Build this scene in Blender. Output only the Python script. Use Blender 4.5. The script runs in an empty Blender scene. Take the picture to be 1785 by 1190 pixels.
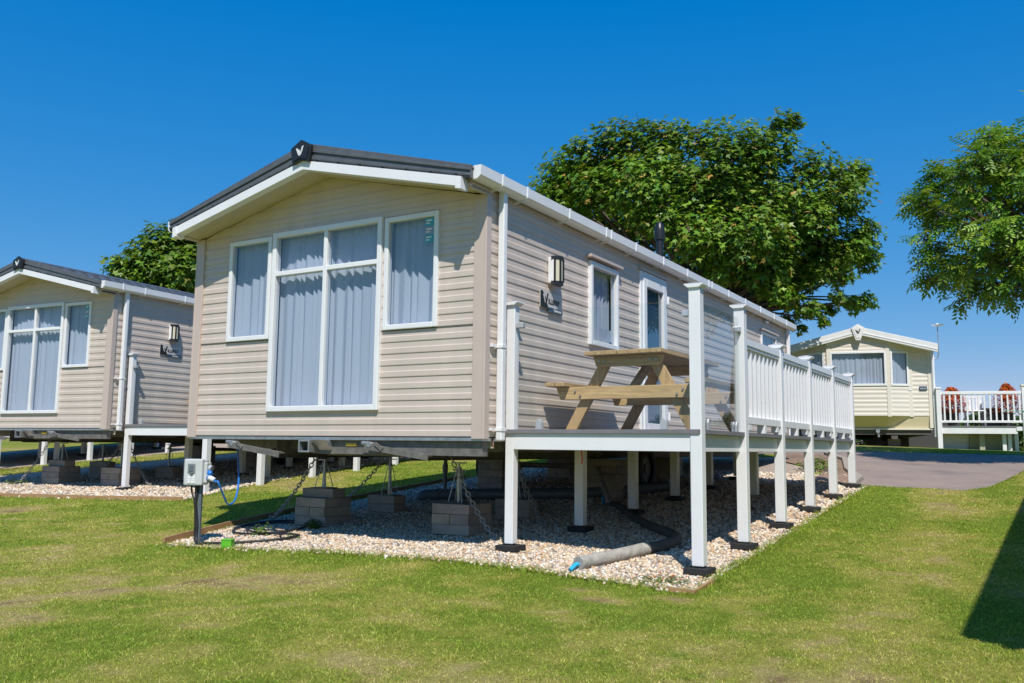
import bpy, math, random
import numpy as np
from mathutils import Vector, Matrix
random.seed(7); RNG = np.random.default_rng(11)
S = bpy.context.scene; COL = S.collection
R = math.radians
# ------------------------------------------------------------------ camera, sky, sun, exposure
FWD = Vector((-0.51412, 0.84939, 0.11902)); 
def setup_camera():
    pitch, roll, yaw, f = 0.1193, 0.0113, -0.5444, 1530.12
    cp, sp, cw, sw = math.cos(pitch), math.sin(pitch), math.cos(yaw), math.sin(yaw)
    fw = Vector((sw*cp, cw*cp, sp)); r = Vector((cw, -sw, 0)); u = r.cross(fw)
    r2 = math.cos(roll)*r + math.sin(roll)*u; u2 = -math.sin(roll)*r + math.cos(roll)*u
    cam = bpy.data.cameras.new('camera'); o = bpy.data.objects.new('camera', cam); COL.objects.link(o)
    m = Matrix((r2, u2, -fw)).transposed().to_4x4(); m.translation = Vector((7.2578, -5.8535, -0.0757))
    o.matrix_world = m; cam.sensor_width = 36; cam.lens = f/1785*36; cam.clip_start = .05; cam.clip_end = 3000
    S.camera = o
setup_camera()
SUNDIR = Vector((0.3418, -0.5009, 0.7952)).normalized()        # towards the sun
SKY_GAMMA, SKY_SAT, SKY_HUE, SKY_VALUE = .75, 1.55, .498, 1.5
def setup_light():
    w = bpy.data.worlds.new('World'); S.world = w; w.use_nodes = True
    nt = w.node_tree; nt.nodes.clear()
    sky = nt.nodes.new('ShaderNodeTexSky'); sky.sky_type = 'NISHITA'; sky.sun_disc = False
    sky.sun_elevation = math.asin(SUNDIR.z); sky.sun_rotation = math.atan2(SUNDIR.x, SUNDIR.y)
    sky.altitude = 300; sky.air_density = 1.0; sky.dust_density = 0.1; sky.ozone_density = 4.0
    ga = nt.nodes.new('ShaderNodeGamma'); ga.inputs[1].default_value = SKY_GAMMA
    hs = nt.nodes.new('ShaderNodeHueSaturation'); hs.inputs['Saturation'].default_value = SKY_SAT; hs.inputs['Hue'].default_value = SKY_HUE; hs.inputs['Value'].default_value = SKY_VALUE
    bg = nt.nodes.new('ShaderNodeBackground'); bg.inputs[1].default_value = 0.13
    out = nt.nodes.new('ShaderNodeOutputWorld')
    nt.links.new(sky.outputs[0], ga.inputs[0]); nt.links.new(ga.outputs[0], hs.inputs['Color']); 
    k = 0.13; sp = nt.nodes.new('ShaderNodeSeparateColor'); cb = nt.nodes.new('ShaderNodeCombineColor'); nt.links.new(hs.outputs[0], sp.inputs[0])
    def mth(op, a, b):
        n = nt.nodes.new('ShaderNodeMath'); n.operation = op; nt.links.new(a, n.inputs[0]); n.inputs[1].default_value = b; return n.outputs[0]
    rr = mth('MAXIMUM', mth('MULTIPLY_ADD', sp.outputs[0], .73), 0.0); rr.node.inputs[0].links[0].from_node.inputs[2].default_value = -.021/k
    gg = mth('MULTIPLY', mth('POWER', sp.outputs[1], .72), .622*k**.72/k); bb = mth('MULTIPLY', mth('POWER', sp.outputs[2], .42), .80*k**.42/k)
    for i, c in enumerate((rr, gg, bb)): nt.links.new(c, cb.inputs[i])
    nt.links.new(cb.outputs[0], bg.inputs[0]); nt.links.new(bg.outputs[0], out.inputs[0])
    l = bpy.data.lights.new('sun', 'SUN'); l.energy = 4.8; l.angle = R(.5); l.color = (1, .94, .85)
    o = bpy.data.objects.new('sun', l); COL.objects.link(o); o.rotation_euler = SUNDIR.to_track_quat('Z', 'Y').to_euler()
setup_light()
S.view_settings.view_transform = 'Standard'; S.view_settings.look = 'None'; S.view_settings.exposure = 0.0; S.view_settings.gamma = 1.0
S.cycles.max_bounces = 10; S.cycles.transparent_max_bounces = 24; S.cycles.caustics_reflective = False; S.cycles.caustics_refractive = False

# ------------------------------------------------------------------ materials
def newmat(name):
    m = bpy.data.materials.new(name); m.use_nodes = True
    return m, m.node_tree, m.node_tree.nodes['Principled BSDF']
def N(nt, t, **kw):
    n = nt.nodes.new(t)
    for k, v in kw.items():
        if k in n.inputs: n.inputs[k].default_value = v
        else: setattr(n, k, v)
    return n
def ramp(nt, fac, stops):
    n = nt.nodes.new('ShaderNodeValToRGB'); e = n.color_ramp.elements
    while len(e) < len(stops): e.new(.5)
    for i, (p, c) in enumerate(stops): e[i].position = p; e[i].color = (*c, 1)
    nt.links.new(fac, n.inputs[0]); return n
def bump(nt, bs, h, strength, dist=.01):
    b = nt.nodes.new('ShaderNodeBump'); b.inputs['Strength'].default_value = strength; b.inputs['Distance'].default_value = dist
    nt.links.new(h, b.inputs['Height']); nt.links.new(b.outputs[0], bs.inputs['Normal'])
def plain(name, c, rough=.5, var=.08, scale=6., metal=0., bmp=0., stretch=(1, 1, 1), fine=0.):
    m, nt, bs = newmat(name)
    tc = N(nt, 'ShaderNodeTexCoord'); mp = N(nt, 'ShaderNodeMapping'); mp.inputs['Scale'].default_value = stretch
    nt.links.new(tc.outputs['Object'], mp.inputs[0])
    no = N(nt, 'ShaderNodeTexNoise', Scale=scale, Detail=6., Roughness=.6); nt.links.new(mp.outputs[0], no.inputs['Vector'])
    lo = tuple(max(0, v*(1-var)) for v in c); hi = tuple(min(1, v*(1+var)) for v in c)
    r = ramp(nt, no.outputs[0], [(.3, lo), (.7, hi)]); nt.links.new(r.outputs[0], bs.inputs['Base Color'])
    bs.inputs['Roughness'].default_value = rough; bs.inputs['Metallic'].default_value = metal
    rr = N(nt, 'ShaderNodeMapRange'); rr.inputs['To Min'].default_value = max(.02, rough-.1); rr.inputs['To Max'].default_value = min(1, rough+.1)
    nt.links.new(no.outputs[0], rr.inputs[0]); nt.links.new(rr.outputs[0], bs.inputs['Roughness'])
    if bmp: bump(nt, bs, no.outputs[0], bmp, .01)
    return m
def wood(name, c0, c1, axis):
    m, nt, bs = newmat(name)
    sc = {'X': (1.2, 16, 16), 'Y': (16, 1.2, 16), 'Z': (16, 16, 1.2)}[axis]
    tc = N(nt, 'ShaderNodeTexCoord'); mp = N(nt, 'ShaderNodeMapping'); mp.inputs['Scale'].default_value = sc
    nt.links.new(tc.outputs['Object'], mp.inputs[0])
    no = N(nt, 'ShaderNodeTexNoise', Scale=2.2, Detail=8., Roughness=.65, Distortion=.8); nt.links.new(mp.outputs[0], no.inputs['Vector'])
    r = ramp(nt, no.outputs[0], [(.25, c0), (.5, tuple((a+b)/2 for a, b in zip(c0, c1))), (.72, c1)])
    vo = N(nt, 'ShaderNodeTexVoronoi', Scale=.9); mp2 = N(nt, 'ShaderNodeMapping'); s2 = {'X': (2.4, 9, 9), 'Y': (9, 2.4, 9), 'Z': (9, 9, 2.4)}[axis]
    mp2.inputs['Scale'].default_value = s2; nt.links.new(tc.outputs['Object'], mp2.inputs[0]); nt.links.new(mp2.outputs[0], vo.inputs['Vector'])
    kr = ramp(nt, vo.outputs['Distance'], [(.05, (.32, .2, .12)), (.14, (1, 1, 1))])
    mx = N(nt, 'ShaderNodeMix', data_type='RGBA', blend_type='MULTIPLY'); mx.inputs[0].default_value = .8
    nt.links.new(r.outputs[0], mx.inputs[6]); nt.links.new(kr.outputs[0], mx.inputs[7]); nt.links.new(mx.outputs[2], bs.inputs['Base Color'])
    bs.inputs['Roughness'].default_value = .7; bump(nt, bs, no.outputs[0], .35, .004)
    return m
def attrmat(name, attr, rough=.8, trans=0., spec=.3, bmp=0):
    m, nt, bs = newmat(name)
    at = N(nt, 'ShaderNodeAttribute', attribute_name=attr); nt.links.new(at.outputs['Color'], bs.inputs['Base Color'])
    bs.inputs['Roughness'].default_value = rough; bs.inputs['Specular IOR Level'].default_value = spec
    if trans:
        t = N(nt, 'ShaderNodeBsdfTranslucent'); mi = N(nt, 'ShaderNodeMixShader'); mi.inputs[0].default_value = trans
        g = N(nt, 'ShaderNodeMix', data_type='RGBA', blend_type='MULTIPLY'); g.inputs[0].default_value = 1; g.inputs[7].default_value = (1.3, 1.25, .5, 1)
        nt.links.new(at.outputs['Color'], g.inputs[6]); nt.links.new(g.outputs[2], t.inputs[0])
        nt.links.new(bs.outputs[0], mi.inputs[1]); nt.links.new(t.outputs[0], mi.inputs[2])
        nt.links.new(mi.outputs[0], nt.nodes['Material Output'].inputs[0])
    return m
def glass(name, tint, refl=1.0, base=0.04):
    m, nt, bs = newmat(name); nt.nodes.remove(bs)
    tr = N(nt, 'ShaderNodeBsdfTransparent'); tr.inputs[0].default_value = (*tint, 1)
    gl = N(nt, 'ShaderNodeBsdfGlossy'); gl.inputs['Roughness'].default_value = .01
    ge = N(nt, 'ShaderNodeNewGeometry'); dt = N(nt, 'ShaderNodeVectorMath', operation='DOT_PRODUCT'); nt.links.new(ge.outputs['Normal'], dt.inputs[0]); nt.links.new(ge.outputs['Incoming'], dt.inputs[1])
    ab = N(nt, 'ShaderNodeMath', operation='ABSOLUTE'); nt.links.new(dt.outputs['Value'], ab.inputs[0])
    om = N(nt, 'ShaderNodeMath', operation='SUBTRACT'); om.inputs[0].default_value = 1; nt.links.new(ab.outputs[0], om.inputs[1])
    fr = N(nt, 'ShaderNodeMath', operation='POWER'); fr.inputs[1].default_value = 5; nt.links.new(om.outputs[0], fr.inputs[0])   # thin-pane reflectance, the same from either face
    ml = N(nt, 'ShaderNodeMath', operation='MULTIPLY_ADD'); ml.inputs[1].default_value = refl; ml.inputs[2].default_value = base
    ml.use_clamp = True
    mi = N(nt, 'ShaderNodeMixShader'); nt.links.new(fr.outputs[0], ml.inputs[0]); nt.links.new(ml.outputs[0], mi.inputs[0])
    nt.links.new(tr.outputs[0], mi.inputs[1]); nt.links.new(gl.outputs[0], mi.inputs[2]); nt.links.new(mi.outputs[0], nt.nodes['Material Output'].inputs[0])
    return m
def curtain_mat():
    m, nt, bs = newmat('curtain_fabric'); bs.inputs['Base Color'].default_value = (.82, .83, .86, 1); bs.inputs['Roughness'].default_value = .9
    t = N(nt, 'ShaderNodeBsdfTranslucent'); t.inputs[0].default_value = (.8, .82, .86, 1); mi = N(nt, 'ShaderNodeMixShader'); mi.inputs[0].default_value = .25
    tc = N(nt, 'ShaderNodeTexCoord'); no = N(nt, 'ShaderNodeTexNoise', Scale=9., Detail=3.)
    mp = N(nt, 'ShaderNodeMapping'); mp.inputs['Scale'].default_value = (1, 1, .15); nt.links.new(tc.outputs['Object'], mp.inputs[0]); nt.links.new(mp.outputs[0], no.inputs['Vector'])
    bump(nt, bs, no.outputs[0], .5, .02)
    nt.links.new(bs.outputs[0], mi.inputs[1]); nt.links.new(t.outputs[0], mi.inputs[2]); nt.links.new(mi.outputs[0], nt.nodes['Material Output'].inputs[0])
    return m
def block_mat():
    m, nt, bs = newmat('concrete_block'); tc = N(nt, 'ShaderNodeTexCoord'); oi = N(nt, 'ShaderNodeObjectInfo')
    no = N(nt, 'ShaderNodeTexNoise', Scale=90., Detail=4., Roughness=.8); nt.links.new(tc.outputs['Object'], no.inputs['Vector'])
    n2 = N(nt, 'ShaderNodeTexNoise', Scale=7., Detail=4.); nt.links.new(tc.outputs['Object'], n2.inputs['Vector'])
    r = ramp(nt, oi.outputs['Random'], [(0, (.40, .345, .31)), (.4, (.47, .385, .34)), (.75, (.50, .425, .32)), (1, (.36, .34, .335))])
    r2 = ramp(nt, no.outputs[0], [(.3, (.6, .6, .6)), (.55, (1, 1, 1)), (.75, (1.25, 1.22, 1.2))])
    r3 = ramp(nt, n2.outputs[0], [(.3, (.75, .75, .72)), (.6, (1, 1, 1))])
    a = N(nt, 'ShaderNodeMix', data_type='RGBA', blend_type='MULTIPLY'); a.inputs[0].default_value = 1
    b = N(nt, 'ShaderNodeMix', data_type='RGBA', blend_type='MULTIPLY'); b.inputs[0].default_value = 1
    nt.links.new(r.outputs[0], a.inputs[6]); nt.links.new(r2.outputs[0], a.inputs[7]); nt.links.new(a.outputs[2], b.inputs[6]); nt.links.new(r3.outputs[0], b.inputs[7])
    nt.links.new(b.outputs[2], bs.inputs['Base Color']); bs.inputs['Roughness'].default_value = .95; bump(nt, bs, no.outputs[0], .6, .006)
    return m
def gravel_bed_mat():
    m, nt, bs = newmat('gravel_bed'); tc = N(nt, 'ShaderNodeTexCoord')
    vo = N(nt, 'ShaderNodeTexVoronoi', Scale=38.); nt.links.new(tc.outputs['Object'], vo.inputs['Vector'])
    sx = N(nt, 'ShaderNodeSeparateColor'); nt.links.new(vo.outputs['Color'], sx.inputs[0])
    r = ramp(nt, sx.outputs[0], [(0, (.22, .19, .17)), (.25, (.42, .33, .24)), (.5, (.5, .45, .38)), (.75, (.4, .26, .16)), (1, (.6, .57, .53))])
    nt.links.new(r.outputs[0], bs.inputs['Base Color']); bs.inputs['Roughness'].default_value = .85
    iv = N(nt, 'ShaderNodeMath', operation='SUBTRACT'); iv.inputs[0].default_value = 1; nt.links.new(vo.outputs['Distance'], iv.inputs[1]); bump(nt, bs, iv.outputs[0], 1., .02)
    return m
def asphalt_mat(name, c):
    m, nt, bs = newmat(name); tc = N(nt, 'ShaderNodeTexCoord')
    a = N(nt, 'ShaderNodeTexNoise', Scale=160., Detail=3., Roughness=.8); b = N(nt, 'ShaderNodeTexNoise', Scale=1.3, Detail=6., Roughness=.65)
    for n in (a, b): nt.links.new(tc.outputs['Object'], n.inputs['Vector'])
    r = ramp(nt, a.outputs[0], [(.3, tuple(v*.6 for v in c)), (.5, c), (.72, tuple(v*1.55 for v in c))])
    r2 = ramp(nt, b.outputs[0], [(.3, (.68, .69, .70)), (.45, (.98, .97, .95)), (.7, (1.2, 1.16, 1.1))])
    mx = N(nt, 'ShaderNodeMix', data_type='RGBA', blend_type='MULTIPLY'); mx.inputs[0].default_value = 1
    nt.links.new(r.outputs[0], mx.inputs[6]); nt.links.new(r2.outputs[0], mx.inputs[7]); nt.links.new(mx.outputs[2], bs.inputs['Base Color'])
    bs.inputs['Roughness'].default_value = .9; bump(nt, bs, a.outputs[0], .5, .005)
    return m
def lawn_mat():
    m, nt, bs = newmat('lawn_soil'); tc = N(nt, 'ShaderNodeTexCoord')
    at = N(nt, 'ShaderNodeAttribute', attribute_name='col'); no = N(nt, 'ShaderNodeTexNoise', Scale=55., Detail=6., Roughness=.75)
    mp = N(nt, 'ShaderNodeMapping'); mp.inputs['Scale'].default_value = (1, 1, 1); nt.links.new(tc.outputs['Object'], mp.inputs[0]); nt.links.new(mp.outputs[0], no.inputs['Vector'])
    r = ramp(nt, no.outputs[0], [(.28, (.55, .5, .45)), (.5, (.95, .95, .9)), (.7, (1.3, 1.25, 1.1))])
    mx = N(nt, 'ShaderNodeMix', data_type='RGBA', blend_type='MULTIPLY'); mx.inputs[0].default_value = 1
    nt.links.new(at.outputs['Color'], mx.inputs[6]); nt.links.new(r.outputs[0], mx.inputs[7]); nt.links.new(mx.outputs[2], bs.inputs['Base Color'])
    bs.inputs['Roughness'].default_value = 1.; bs.inputs['Specular IOR Level'].default_value = .1; bump(nt, bs, no.outputs[0], .8, .02)
    return m
M = dict(
    siding=plain('beige_siding', (.595, .51, .448), .42, .055, 1.2, stretch=(5, 5, .5)), trim=plain('beige_trim', (.565, .465, .41), .4, .03, 4.),
    soffit=plain('soffit_panel', (.60, .52, .42), .5, .03, 4.), white=plain('white_plastic', (.80, .81, .83), .3, .025, 5.),
    white_old=plain('weathered_white_plastic', (.76, .77, .78), .42, .05, 7.), roof=plain('dark_grey_metal', (.10, .11, .12), .42, .15, 14.),
    black=plain('black_plastic', (.018, .019, .022), .38, .2, 8.), rubber=plain('black_rubber', (.02, .02, .021), .75, .3, 20., bmp=.3),
    galv=plain('galvanised_steel', (.46, .48, .50), .42, .18, 18., metal=.75), rust=plain('old_chassis_steel', (.19, .18, .165), .65, .3, 16., metal=.3),
    under=plain('underfloor_board', (.10, .095, .09), .85, .2, 9.), deck=plain('grey_decking', (.19, .185, .20), .6, .12, 9., stretch=(1, .2, 1)),
    woodx=wood('timber_along_width', (.34, .22, .10), (.72, .51, .26), 'X'), woody=wood('timber_along_length', (.27, .175, .09), (.62, .43, .22), 'Y'),
    woodz=wood('timber_upright', (.30, .19, .09), (.64, .44, .22), 'Z'), edging=wood('edging_timber', (.30, .17, .08), (.48, .29, .14), 'Y'),
    block=block_mat(), bed=gravel_bed_mat(), gravel=attrmat('flint_gravel', 'col', .55, 0, .45), lawn=lawn_mat(),
    grass=attrmat('grass_blade', 'col', .65, .35, .25), leaf=attrmat('tree_leaf', 'col', .42, .3, .4), bark=plain('tree_bark', (.11, .085, .065), .95, .35, 18., bmp=.8),
    asphalt=asphalt_mat('asphalt', (.27, .215, .19)), tarmac=asphalt_mat('path_tarmac', (.25, .17, .12)), kerb=plain('kerb_concrete', (.34, .30, .25), .9, .15, 25., bmp=.3),
    pane=glass('window_glass', (.76, .83, .92), 1.2, .10), doorglass=glass('door_glass', (.42, .55, .66), 1.6, .16), clear=glass('clear_glass', (.965, .985, .975), 1.2, .014),
    curtain=curtain_mat(), greybox=plain('grey_enclosure', (.55, .57, .57), .45, .05, 9.), window_grey=plain('smoked_window', (.22, .24, .25), .15, .1, 20.),
    blue=plain('blue_plastic', (.02, .19, .62), .35, .05, 9.), cyan=plain('light_blue_pipe', (.03, .42, .72), .35, .05, 9.), cable=plain('black_cable', (.018, .018, .02), .5, .2, 30.),
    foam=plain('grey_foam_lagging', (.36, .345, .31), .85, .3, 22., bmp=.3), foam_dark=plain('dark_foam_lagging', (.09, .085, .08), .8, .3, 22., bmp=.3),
    drain=plain('grey_drain_pipe', (.12, .15, .175), .4, .15, 12.), lime=plain('lime_plastic', (.13, .48, .03), .4, .05, 9.), yellow=plain('yellow_tag', (.75, .47, .04), .5, .1, 9.),
    chain=plain('chain_steel', (.38, .38, .37), .5, .3, 40., metal=.4), cream=plain('cream_siding', (.74, .69, .625), .45, .03, 3.), cream_trim=plain('cream_trim', (.76, .715, .64), .45, .03, 3.),
    creamdark=plain('yellowed_skirt', (.64, .56, .37), .5, .04, 3.), brushed=plain('brushed_plate', (.58, .56, .54), .4, .08, 3., metal=0., stretch=(1, 40, 1)), navy=plain('navy_strip', (.035, .075, .13), .35, .1, 9.),
    lens=plain('frosted_lens', (.66, .62, .48), .3, .05, 9.), teal=plain('teal_sticker', (.04, .36, .44), .4, .2, 30.), paper=plain('paper_label', (.78, .79, .78), .6, .05, 20.), slate=plain('slate_sticker', (.25, .33, .42), .4, .15, 30.),
    rail_grey=plain('aluminium_clamp', (.62, .63, .65), .35, .05, 9., metal=.5), planter=plain('dark_planter', (.06, .06, .062), .6, .1, 9.), panelwood=plain('mossy_panel', (.40, .40, .30), .8, .1, 9., stretch=(1, 1, 6)),
    shed=plain('dark_shed_felt', (.10, .10, .11), .8, .15, 9.), red=plain('red_strap', (.7, .06, .03), .6, .1, 9.), copper=plain('brown_wire', (.22, .08, .03), .5, .1, 9.),
)

# ------------------------------------------------------------------ mesh helpers
class MB:
    def __init__(s, off=(0, 0, 0)): s.v = []; s.f = []; s.off = Vector(off)
    def add(s, vs, fs):
        n = len(s.v); s.v += [tuple(Vector(v)) for v in vs]; s.f += [tuple(i+n for i in f) for f in fs]; return s
    def box(s, x0, x1, y0, y1, z0, z1):
        return s.add([(x0, y0, z0), (x1, y0, z0), (x1, y1, z0), (x0, y1, z0), (x0, y0, z1), (x1, y0, z1), (x1, y1, z1), (x0, y1, z1)],
                     [(0, 3, 2, 1), (4, 5, 6, 7), (0, 1, 5, 4), (1, 2, 6, 5), (2, 3, 7, 6), (3, 0, 4, 7)])
    def cbox(s, c, sx, sy, sz, rz=0):
        a, b = math.cos(rz), math.sin(rz); P = []
        for z in (-sz/2, sz/2):
            for x, y in ((-sx/2, -sy/2), (sx/2, -sy/2), (sx/2, sy/2), (-sx/2, sy/2)): P.append((c[0]+a*x-b*y, c[1]+b*x+a*y, c[2]+z))
        return s.add(P, [(0, 3, 2, 1), (4, 5, 6, 7), (0, 1, 5, 4), (1, 2, 6, 5), (2, 3, 7, 6), (3, 0, 4, 7)])
    def bar(s, p, q, w, h, up=(0, 0, 1)):
        p, q = Vector(p), Vector(q); d = (q-p).normalized(); sd = d.cross(Vector(up)).normalized(); u = sd.cross(d)
        P = []
        for e in (p, q):
            for a, b in ((-1, -1), (1, -1), (1, 1), (-1, 1)): P.append(e+sd*a*w/2+u*b*h/2)
        return s.add(P, [(0, 1, 2, 3), (7, 6, 5, 4), (0, 4, 5, 1), (1, 5, 6, 2), (2, 6, 7, 3), (3, 7, 4, 0)])
    def tube(s, pts, r, n=10, cap=True):
        pts = [Vector(p) for p in pts]; rs = r if isinstance(r, (list, tuple)) else [r]*len(pts)
        rings = []; ref = None
        for i, p in enumerate(pts):
            d = (pts[min(i+1, len(pts)-1)]-pts[max(i-1, 0)]).normalized()
            if ref is None: ref = d.orthogonal().normalized()
            ref = (ref-d*ref.dot(d)).normalized(); b = d.cross(ref)
            rings.append([p+(ref*math.cos(2*math.pi*k/n)+b*math.sin(2*math.pi*k/n))*rs[i] for k in range(n)])
        V = [v for g in rings for v in g]; F = []
        for i in range(len(pts)-1):
            for k in range(n): F.append((i*n+k, i*n+(k+1) % n, (i+1)*n+(k+1) % n, (i+1)*n+k))
        if cap: F.append(tuple(range(n-1, -1, -1))); F.append(tuple((len(pts)-1)*n+k for k in range(n)))
        return s.add(V, F)
    def prism(s, poly, fn, a, b):
        n = len(poly); V = [fn(u, v, a) for u, v in poly]+[fn(u, v, b) for u, v in poly]
        return s.add(V, [tuple(range(n)), tuple(range(2*n-1, n-1, -1))]+[(i, i+n, (i+1) % n+n, (i+1) % n) for i in range(n)])
    def lathe(s, prof, c, n=20):
        V = []; F = []
        for r, z in prof:
            for k in range(n): V.append((c[0]+r*math.cos(2*math.pi*k/n), c[1]+r*math.sin(2*math.pi*k/n), c[2]+z))
        for i in range(len(prof)-1):
            for k in range(n): F.append((i*n+k, i*n+(k+1) % n, (i+1)*n+(k+1) % n, (i+1)*n+k))
        F.append(tuple(range(n-1, -1, -1))); F.append(tuple((len(prof)-1)*n+k for k in range(n)))
        return s.add(V, F)
    def build(s, name, mat, parent=None, smooth=0, bevel=0., loc=None):
        me = bpy.data.meshes.new(name); o = s.off
        me.from_pydata([(v[0]-o.x, v[1]-o.y, v[2]-o.z) for v in s.v], [], s.f)
        me.validate(); 
        import bmesh
        bm = bmesh.new(); bm.from_mesh(me); bmesh.ops.recalc_face_normals(bm, faces=bm.faces); bm.to_mesh(me); bm.free()
        if smooth: me.shade_smooth(); me.set_sharp_from_angle(angle=R(smooth))
        me.materials.append(M[mat] if isinstance(mat, str) else mat)
        ob = bpy.data.objects.new(name, me); COL.objects.link(ob)
        if parent: ob.parent = parent
        elif loc is not None: ob.location = loc
        elif o.length > 0: ob.location = o
        if bevel:
            b = ob.modifiers.new('bevel', 'BEVEL'); b.width = bevel; b.segments = 2; b.limit_method = 'ANGLE'; b.angle_limit = R(40)
        return ob
def tag(o, label=None, cat=None, group=None, kind=None):
    if label: o['label'] = label
    if cat: o['category'] = cat
    if group: o['group'] = group
    if kind: o['kind'] = kind
    return o
def thing(name, label, cat, loc=(0, 0, 0), rz=0, group=None):
    o = bpy.data.objects.new(name, None); COL.objects.link(o); o.location = loc; o.rotation_euler = (0, 0, rz); o.empty_display_size = .2
    return tag(o, label, cat, group)
def kids(o): return [c for c in COL.objects if c.parent == o]
def copy_tree(o, parent=None):
    c = o.copy(); COL.objects.link(c); c.parent = parent
    for ch in kids(o): copy_tree(ch, c)
    return c
def sm(t): t = np.clip(t, 0, 1); return t*t*(3-2*t)
GX = [-30, -9, -4, -2, 0, 1, 2, 3.4, 5.1, 9, 30]; GV = [-.90, -.90, -.915, -.925, -.945, -.94, -.925, -.915, -.972, -1.07, -1.1]
def ground(x, y):
    x = np.asarray(x, float); y = np.asarray(y, float)
    yy = np.where(y < 13, y, 13+1.2*(1-np.exp(-(np.maximum(y, 13)-13)/1.2)))
    z = np.interp(x, GX, GV)+.07*(np.maximum(yy, -14)-.31)
    bank = .14*sm((x-6.6)/2.5)*sm((y-1)/7.)*sm((13-y)/3)
    return z+bank
def gz(x, y): return float(ground(x, y))
def vnoise(x, y, sc, seed):
    x = np.asarray(x)*sc; y = np.asarray(y)*sc; xi = np.floor(x).astype(np.int64); yi = np.floor(y).astype(np.int64); fx = sm(x-xi); fy = sm(y-yi)
    def h(a, b):
        n = (a*374761393+b*668265263+seed*974634777) & 0x7fffffff; n = (n ^ (n >> 13))*1274126177 & 0x7fffffff; return ((n ^ (n >> 16)) & 0xffff)/65535.
    return (h(xi, yi)*(1-fx)+h(xi+1, yi)*fx)*(1-fy)+(h(xi, yi+1)*(1-fx)+h(xi+1, yi+1)*fx)*fy
def fbm(x, y, sc, seed): return (vnoise(x, y, sc, seed)+.5*vnoise(x, y, sc*2.1, seed+1)+.25*vnoise(x, y, sc*4.3, seed+2)+.125*vnoise(x, y, sc*9, seed+3))/1.875
def inpoly(px, py, poly):
    r = np.zeros(px.shape, bool); n = len(poly)
    for i in range(n):
        x0, y0 = poly[i]; x1, y1 = poly[(i+1) % n]
        c = ((y0 > py) != (y1 > py)) & (px < (x1-x0)*(py-y0)/((y1-y0) if y1 != y0 else 1e-9)+x0); r ^= c
    return r
def distpoly(px, py, poly):
    d = np.full(px.shape, 1e9); n = len(poly)
    for i in range(n):
        a = np.array(poly[i], float); b = np.array(poly[(i+1) % n], float); ab = b-a
        t = np.clip(((px-a[0])*ab[0]+(py-a[1])*ab[1])/(ab@ab), 0, 1); d = np.minimum(d, np.hypot(px-a[0]-t*ab[0], py-a[1]-t*ab[1]))
    return d
def npmesh(name, V, F, mat, col=None, smooth=False, parent=None):
    """V (n,3), F (m,k) arrays of equal-sized faces; col (n,3) a per-vertex colour attribute."""
    me = bpy.data.meshes.new(name); k = F.shape[1]
    me.vertices.add(len(V)); me.vertices.foreach_set('co', V.astype(np.float32).ravel())
    me.loops.add(F.size); me.loops.foreach_set('vertex_index', F.astype(np.int32).ravel())
    me.polygons.add(len(F)); me.polygons.foreach_set('loop_start', (np.arange(len(F))*k).astype(np.int32)); me.polygons.foreach_set('loop_total', np.full(len(F), k, np.int32))
    if col is not None:
        a = me.attributes.new('col', 'FLOAT_COLOR', 'POINT'); a.data.foreach_set('color', np.concatenate([col, np.ones((len(V), 1))], 1).astype(np.float32).ravel())
    me.update(); me.validate()
    if smooth: me.shade_smooth()
    me.materials.append(M[mat]); o = bpy.data.objects.new(name, me); COL.objects.link(o)
    if parent: o.parent = parent
    return o
def textmesh(name, body, size, mat, mtx, parent, ext=.0015, bold=False):
    cu = bpy.data.curves.new(name, 'FONT'); cu.body = body; cu.size = size; cu.extrude = ext; cu.resolution_u = 3
    if bold: cu.offset = size*.018
    to = bpy.data.objects.new(name+'_curve', cu); COL.objects.link(to); dg = bpy.context.evaluated_depsgraph_get(); dg.update()
    me = bpy.data.meshes.new_from_object(to.evaluated_get(dg)); me.transform(mtx); bpy.data.objects.remove(to); bpy.data.curves.remove(cu)
    me.name = name; me.materials.clear(); me.materials.append(M[mat]); o = bpy.data.objects.new(name, me); COL.objects.link(o); o.parent = parent; return o
WMARK = [[(0, .8), (.2, .8), (.42, .2), (.34, 0)], [(.26, .62), (.40, .62), (.50, .36), (.43, .19)], [(.40, .02), (.52, .02), (.9, 1), (.70, .93)], [(.54, .3), (.61, .12), (.80, .62), (.72, .74)]]

# ------------------------------------------------------------------ setting: lawn, gravel beds, road, path, kerb
PAD = [(.36, -.50), (1.24, -.41), (2.3, -.25), (3.86, -.16), (5.24, -.2), (5.24, 6.45), (4.4, 6.5), (4.3, 10.4), (-.6, 10.4), (-.42, 5.5), (-.26, 3.0), (-.11, 1.63), (.07, .48), (.28, -.3)]
PADL = [(-12.5, .5), (-9, .75), (-5.38, 1.15), (-3.55, 1.5), (-2.36, 1.84), (-2.75, 2.9), (-2.97, 3.5), (-3.38, 5.5), (-3.75, 8.1), (-4.1, 12.5), (-9.4, 12.2), (-9.2, 6), (-9.0, 3), (-12, 2.2)]
PADLL = [(-18, 1.8), (-10.6, 3.2), (-10.9, 5), (-11.6, 13), (-17, 12.5)]
ROAD = [(5.1, 6.62), (6.35, 6.75), (6.62, 7.3), (6.8, 8.6), (6.95, 9.8), (7.4, 10.5), (9, 10.9), (40, 12.5), (40, 16.5), (9, 13.5), (4., 12.6), (-3, 12.3), (-3, 11.3), (3.8, 11.2), (4.35, 10.2), (4.7, 8.4), (5.05, 7.4), (5.0, 6.9)]
PATH = [(4.45, 6.6), (5.02, 6.6), (4.98, 7.3), (4.62, 8.3), (4.25, 10.1), (3.7, 11.15), (3.0, 11.15), (3.3, 9.5), (4.0, 8.6), (4.42, 7.8)]
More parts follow.
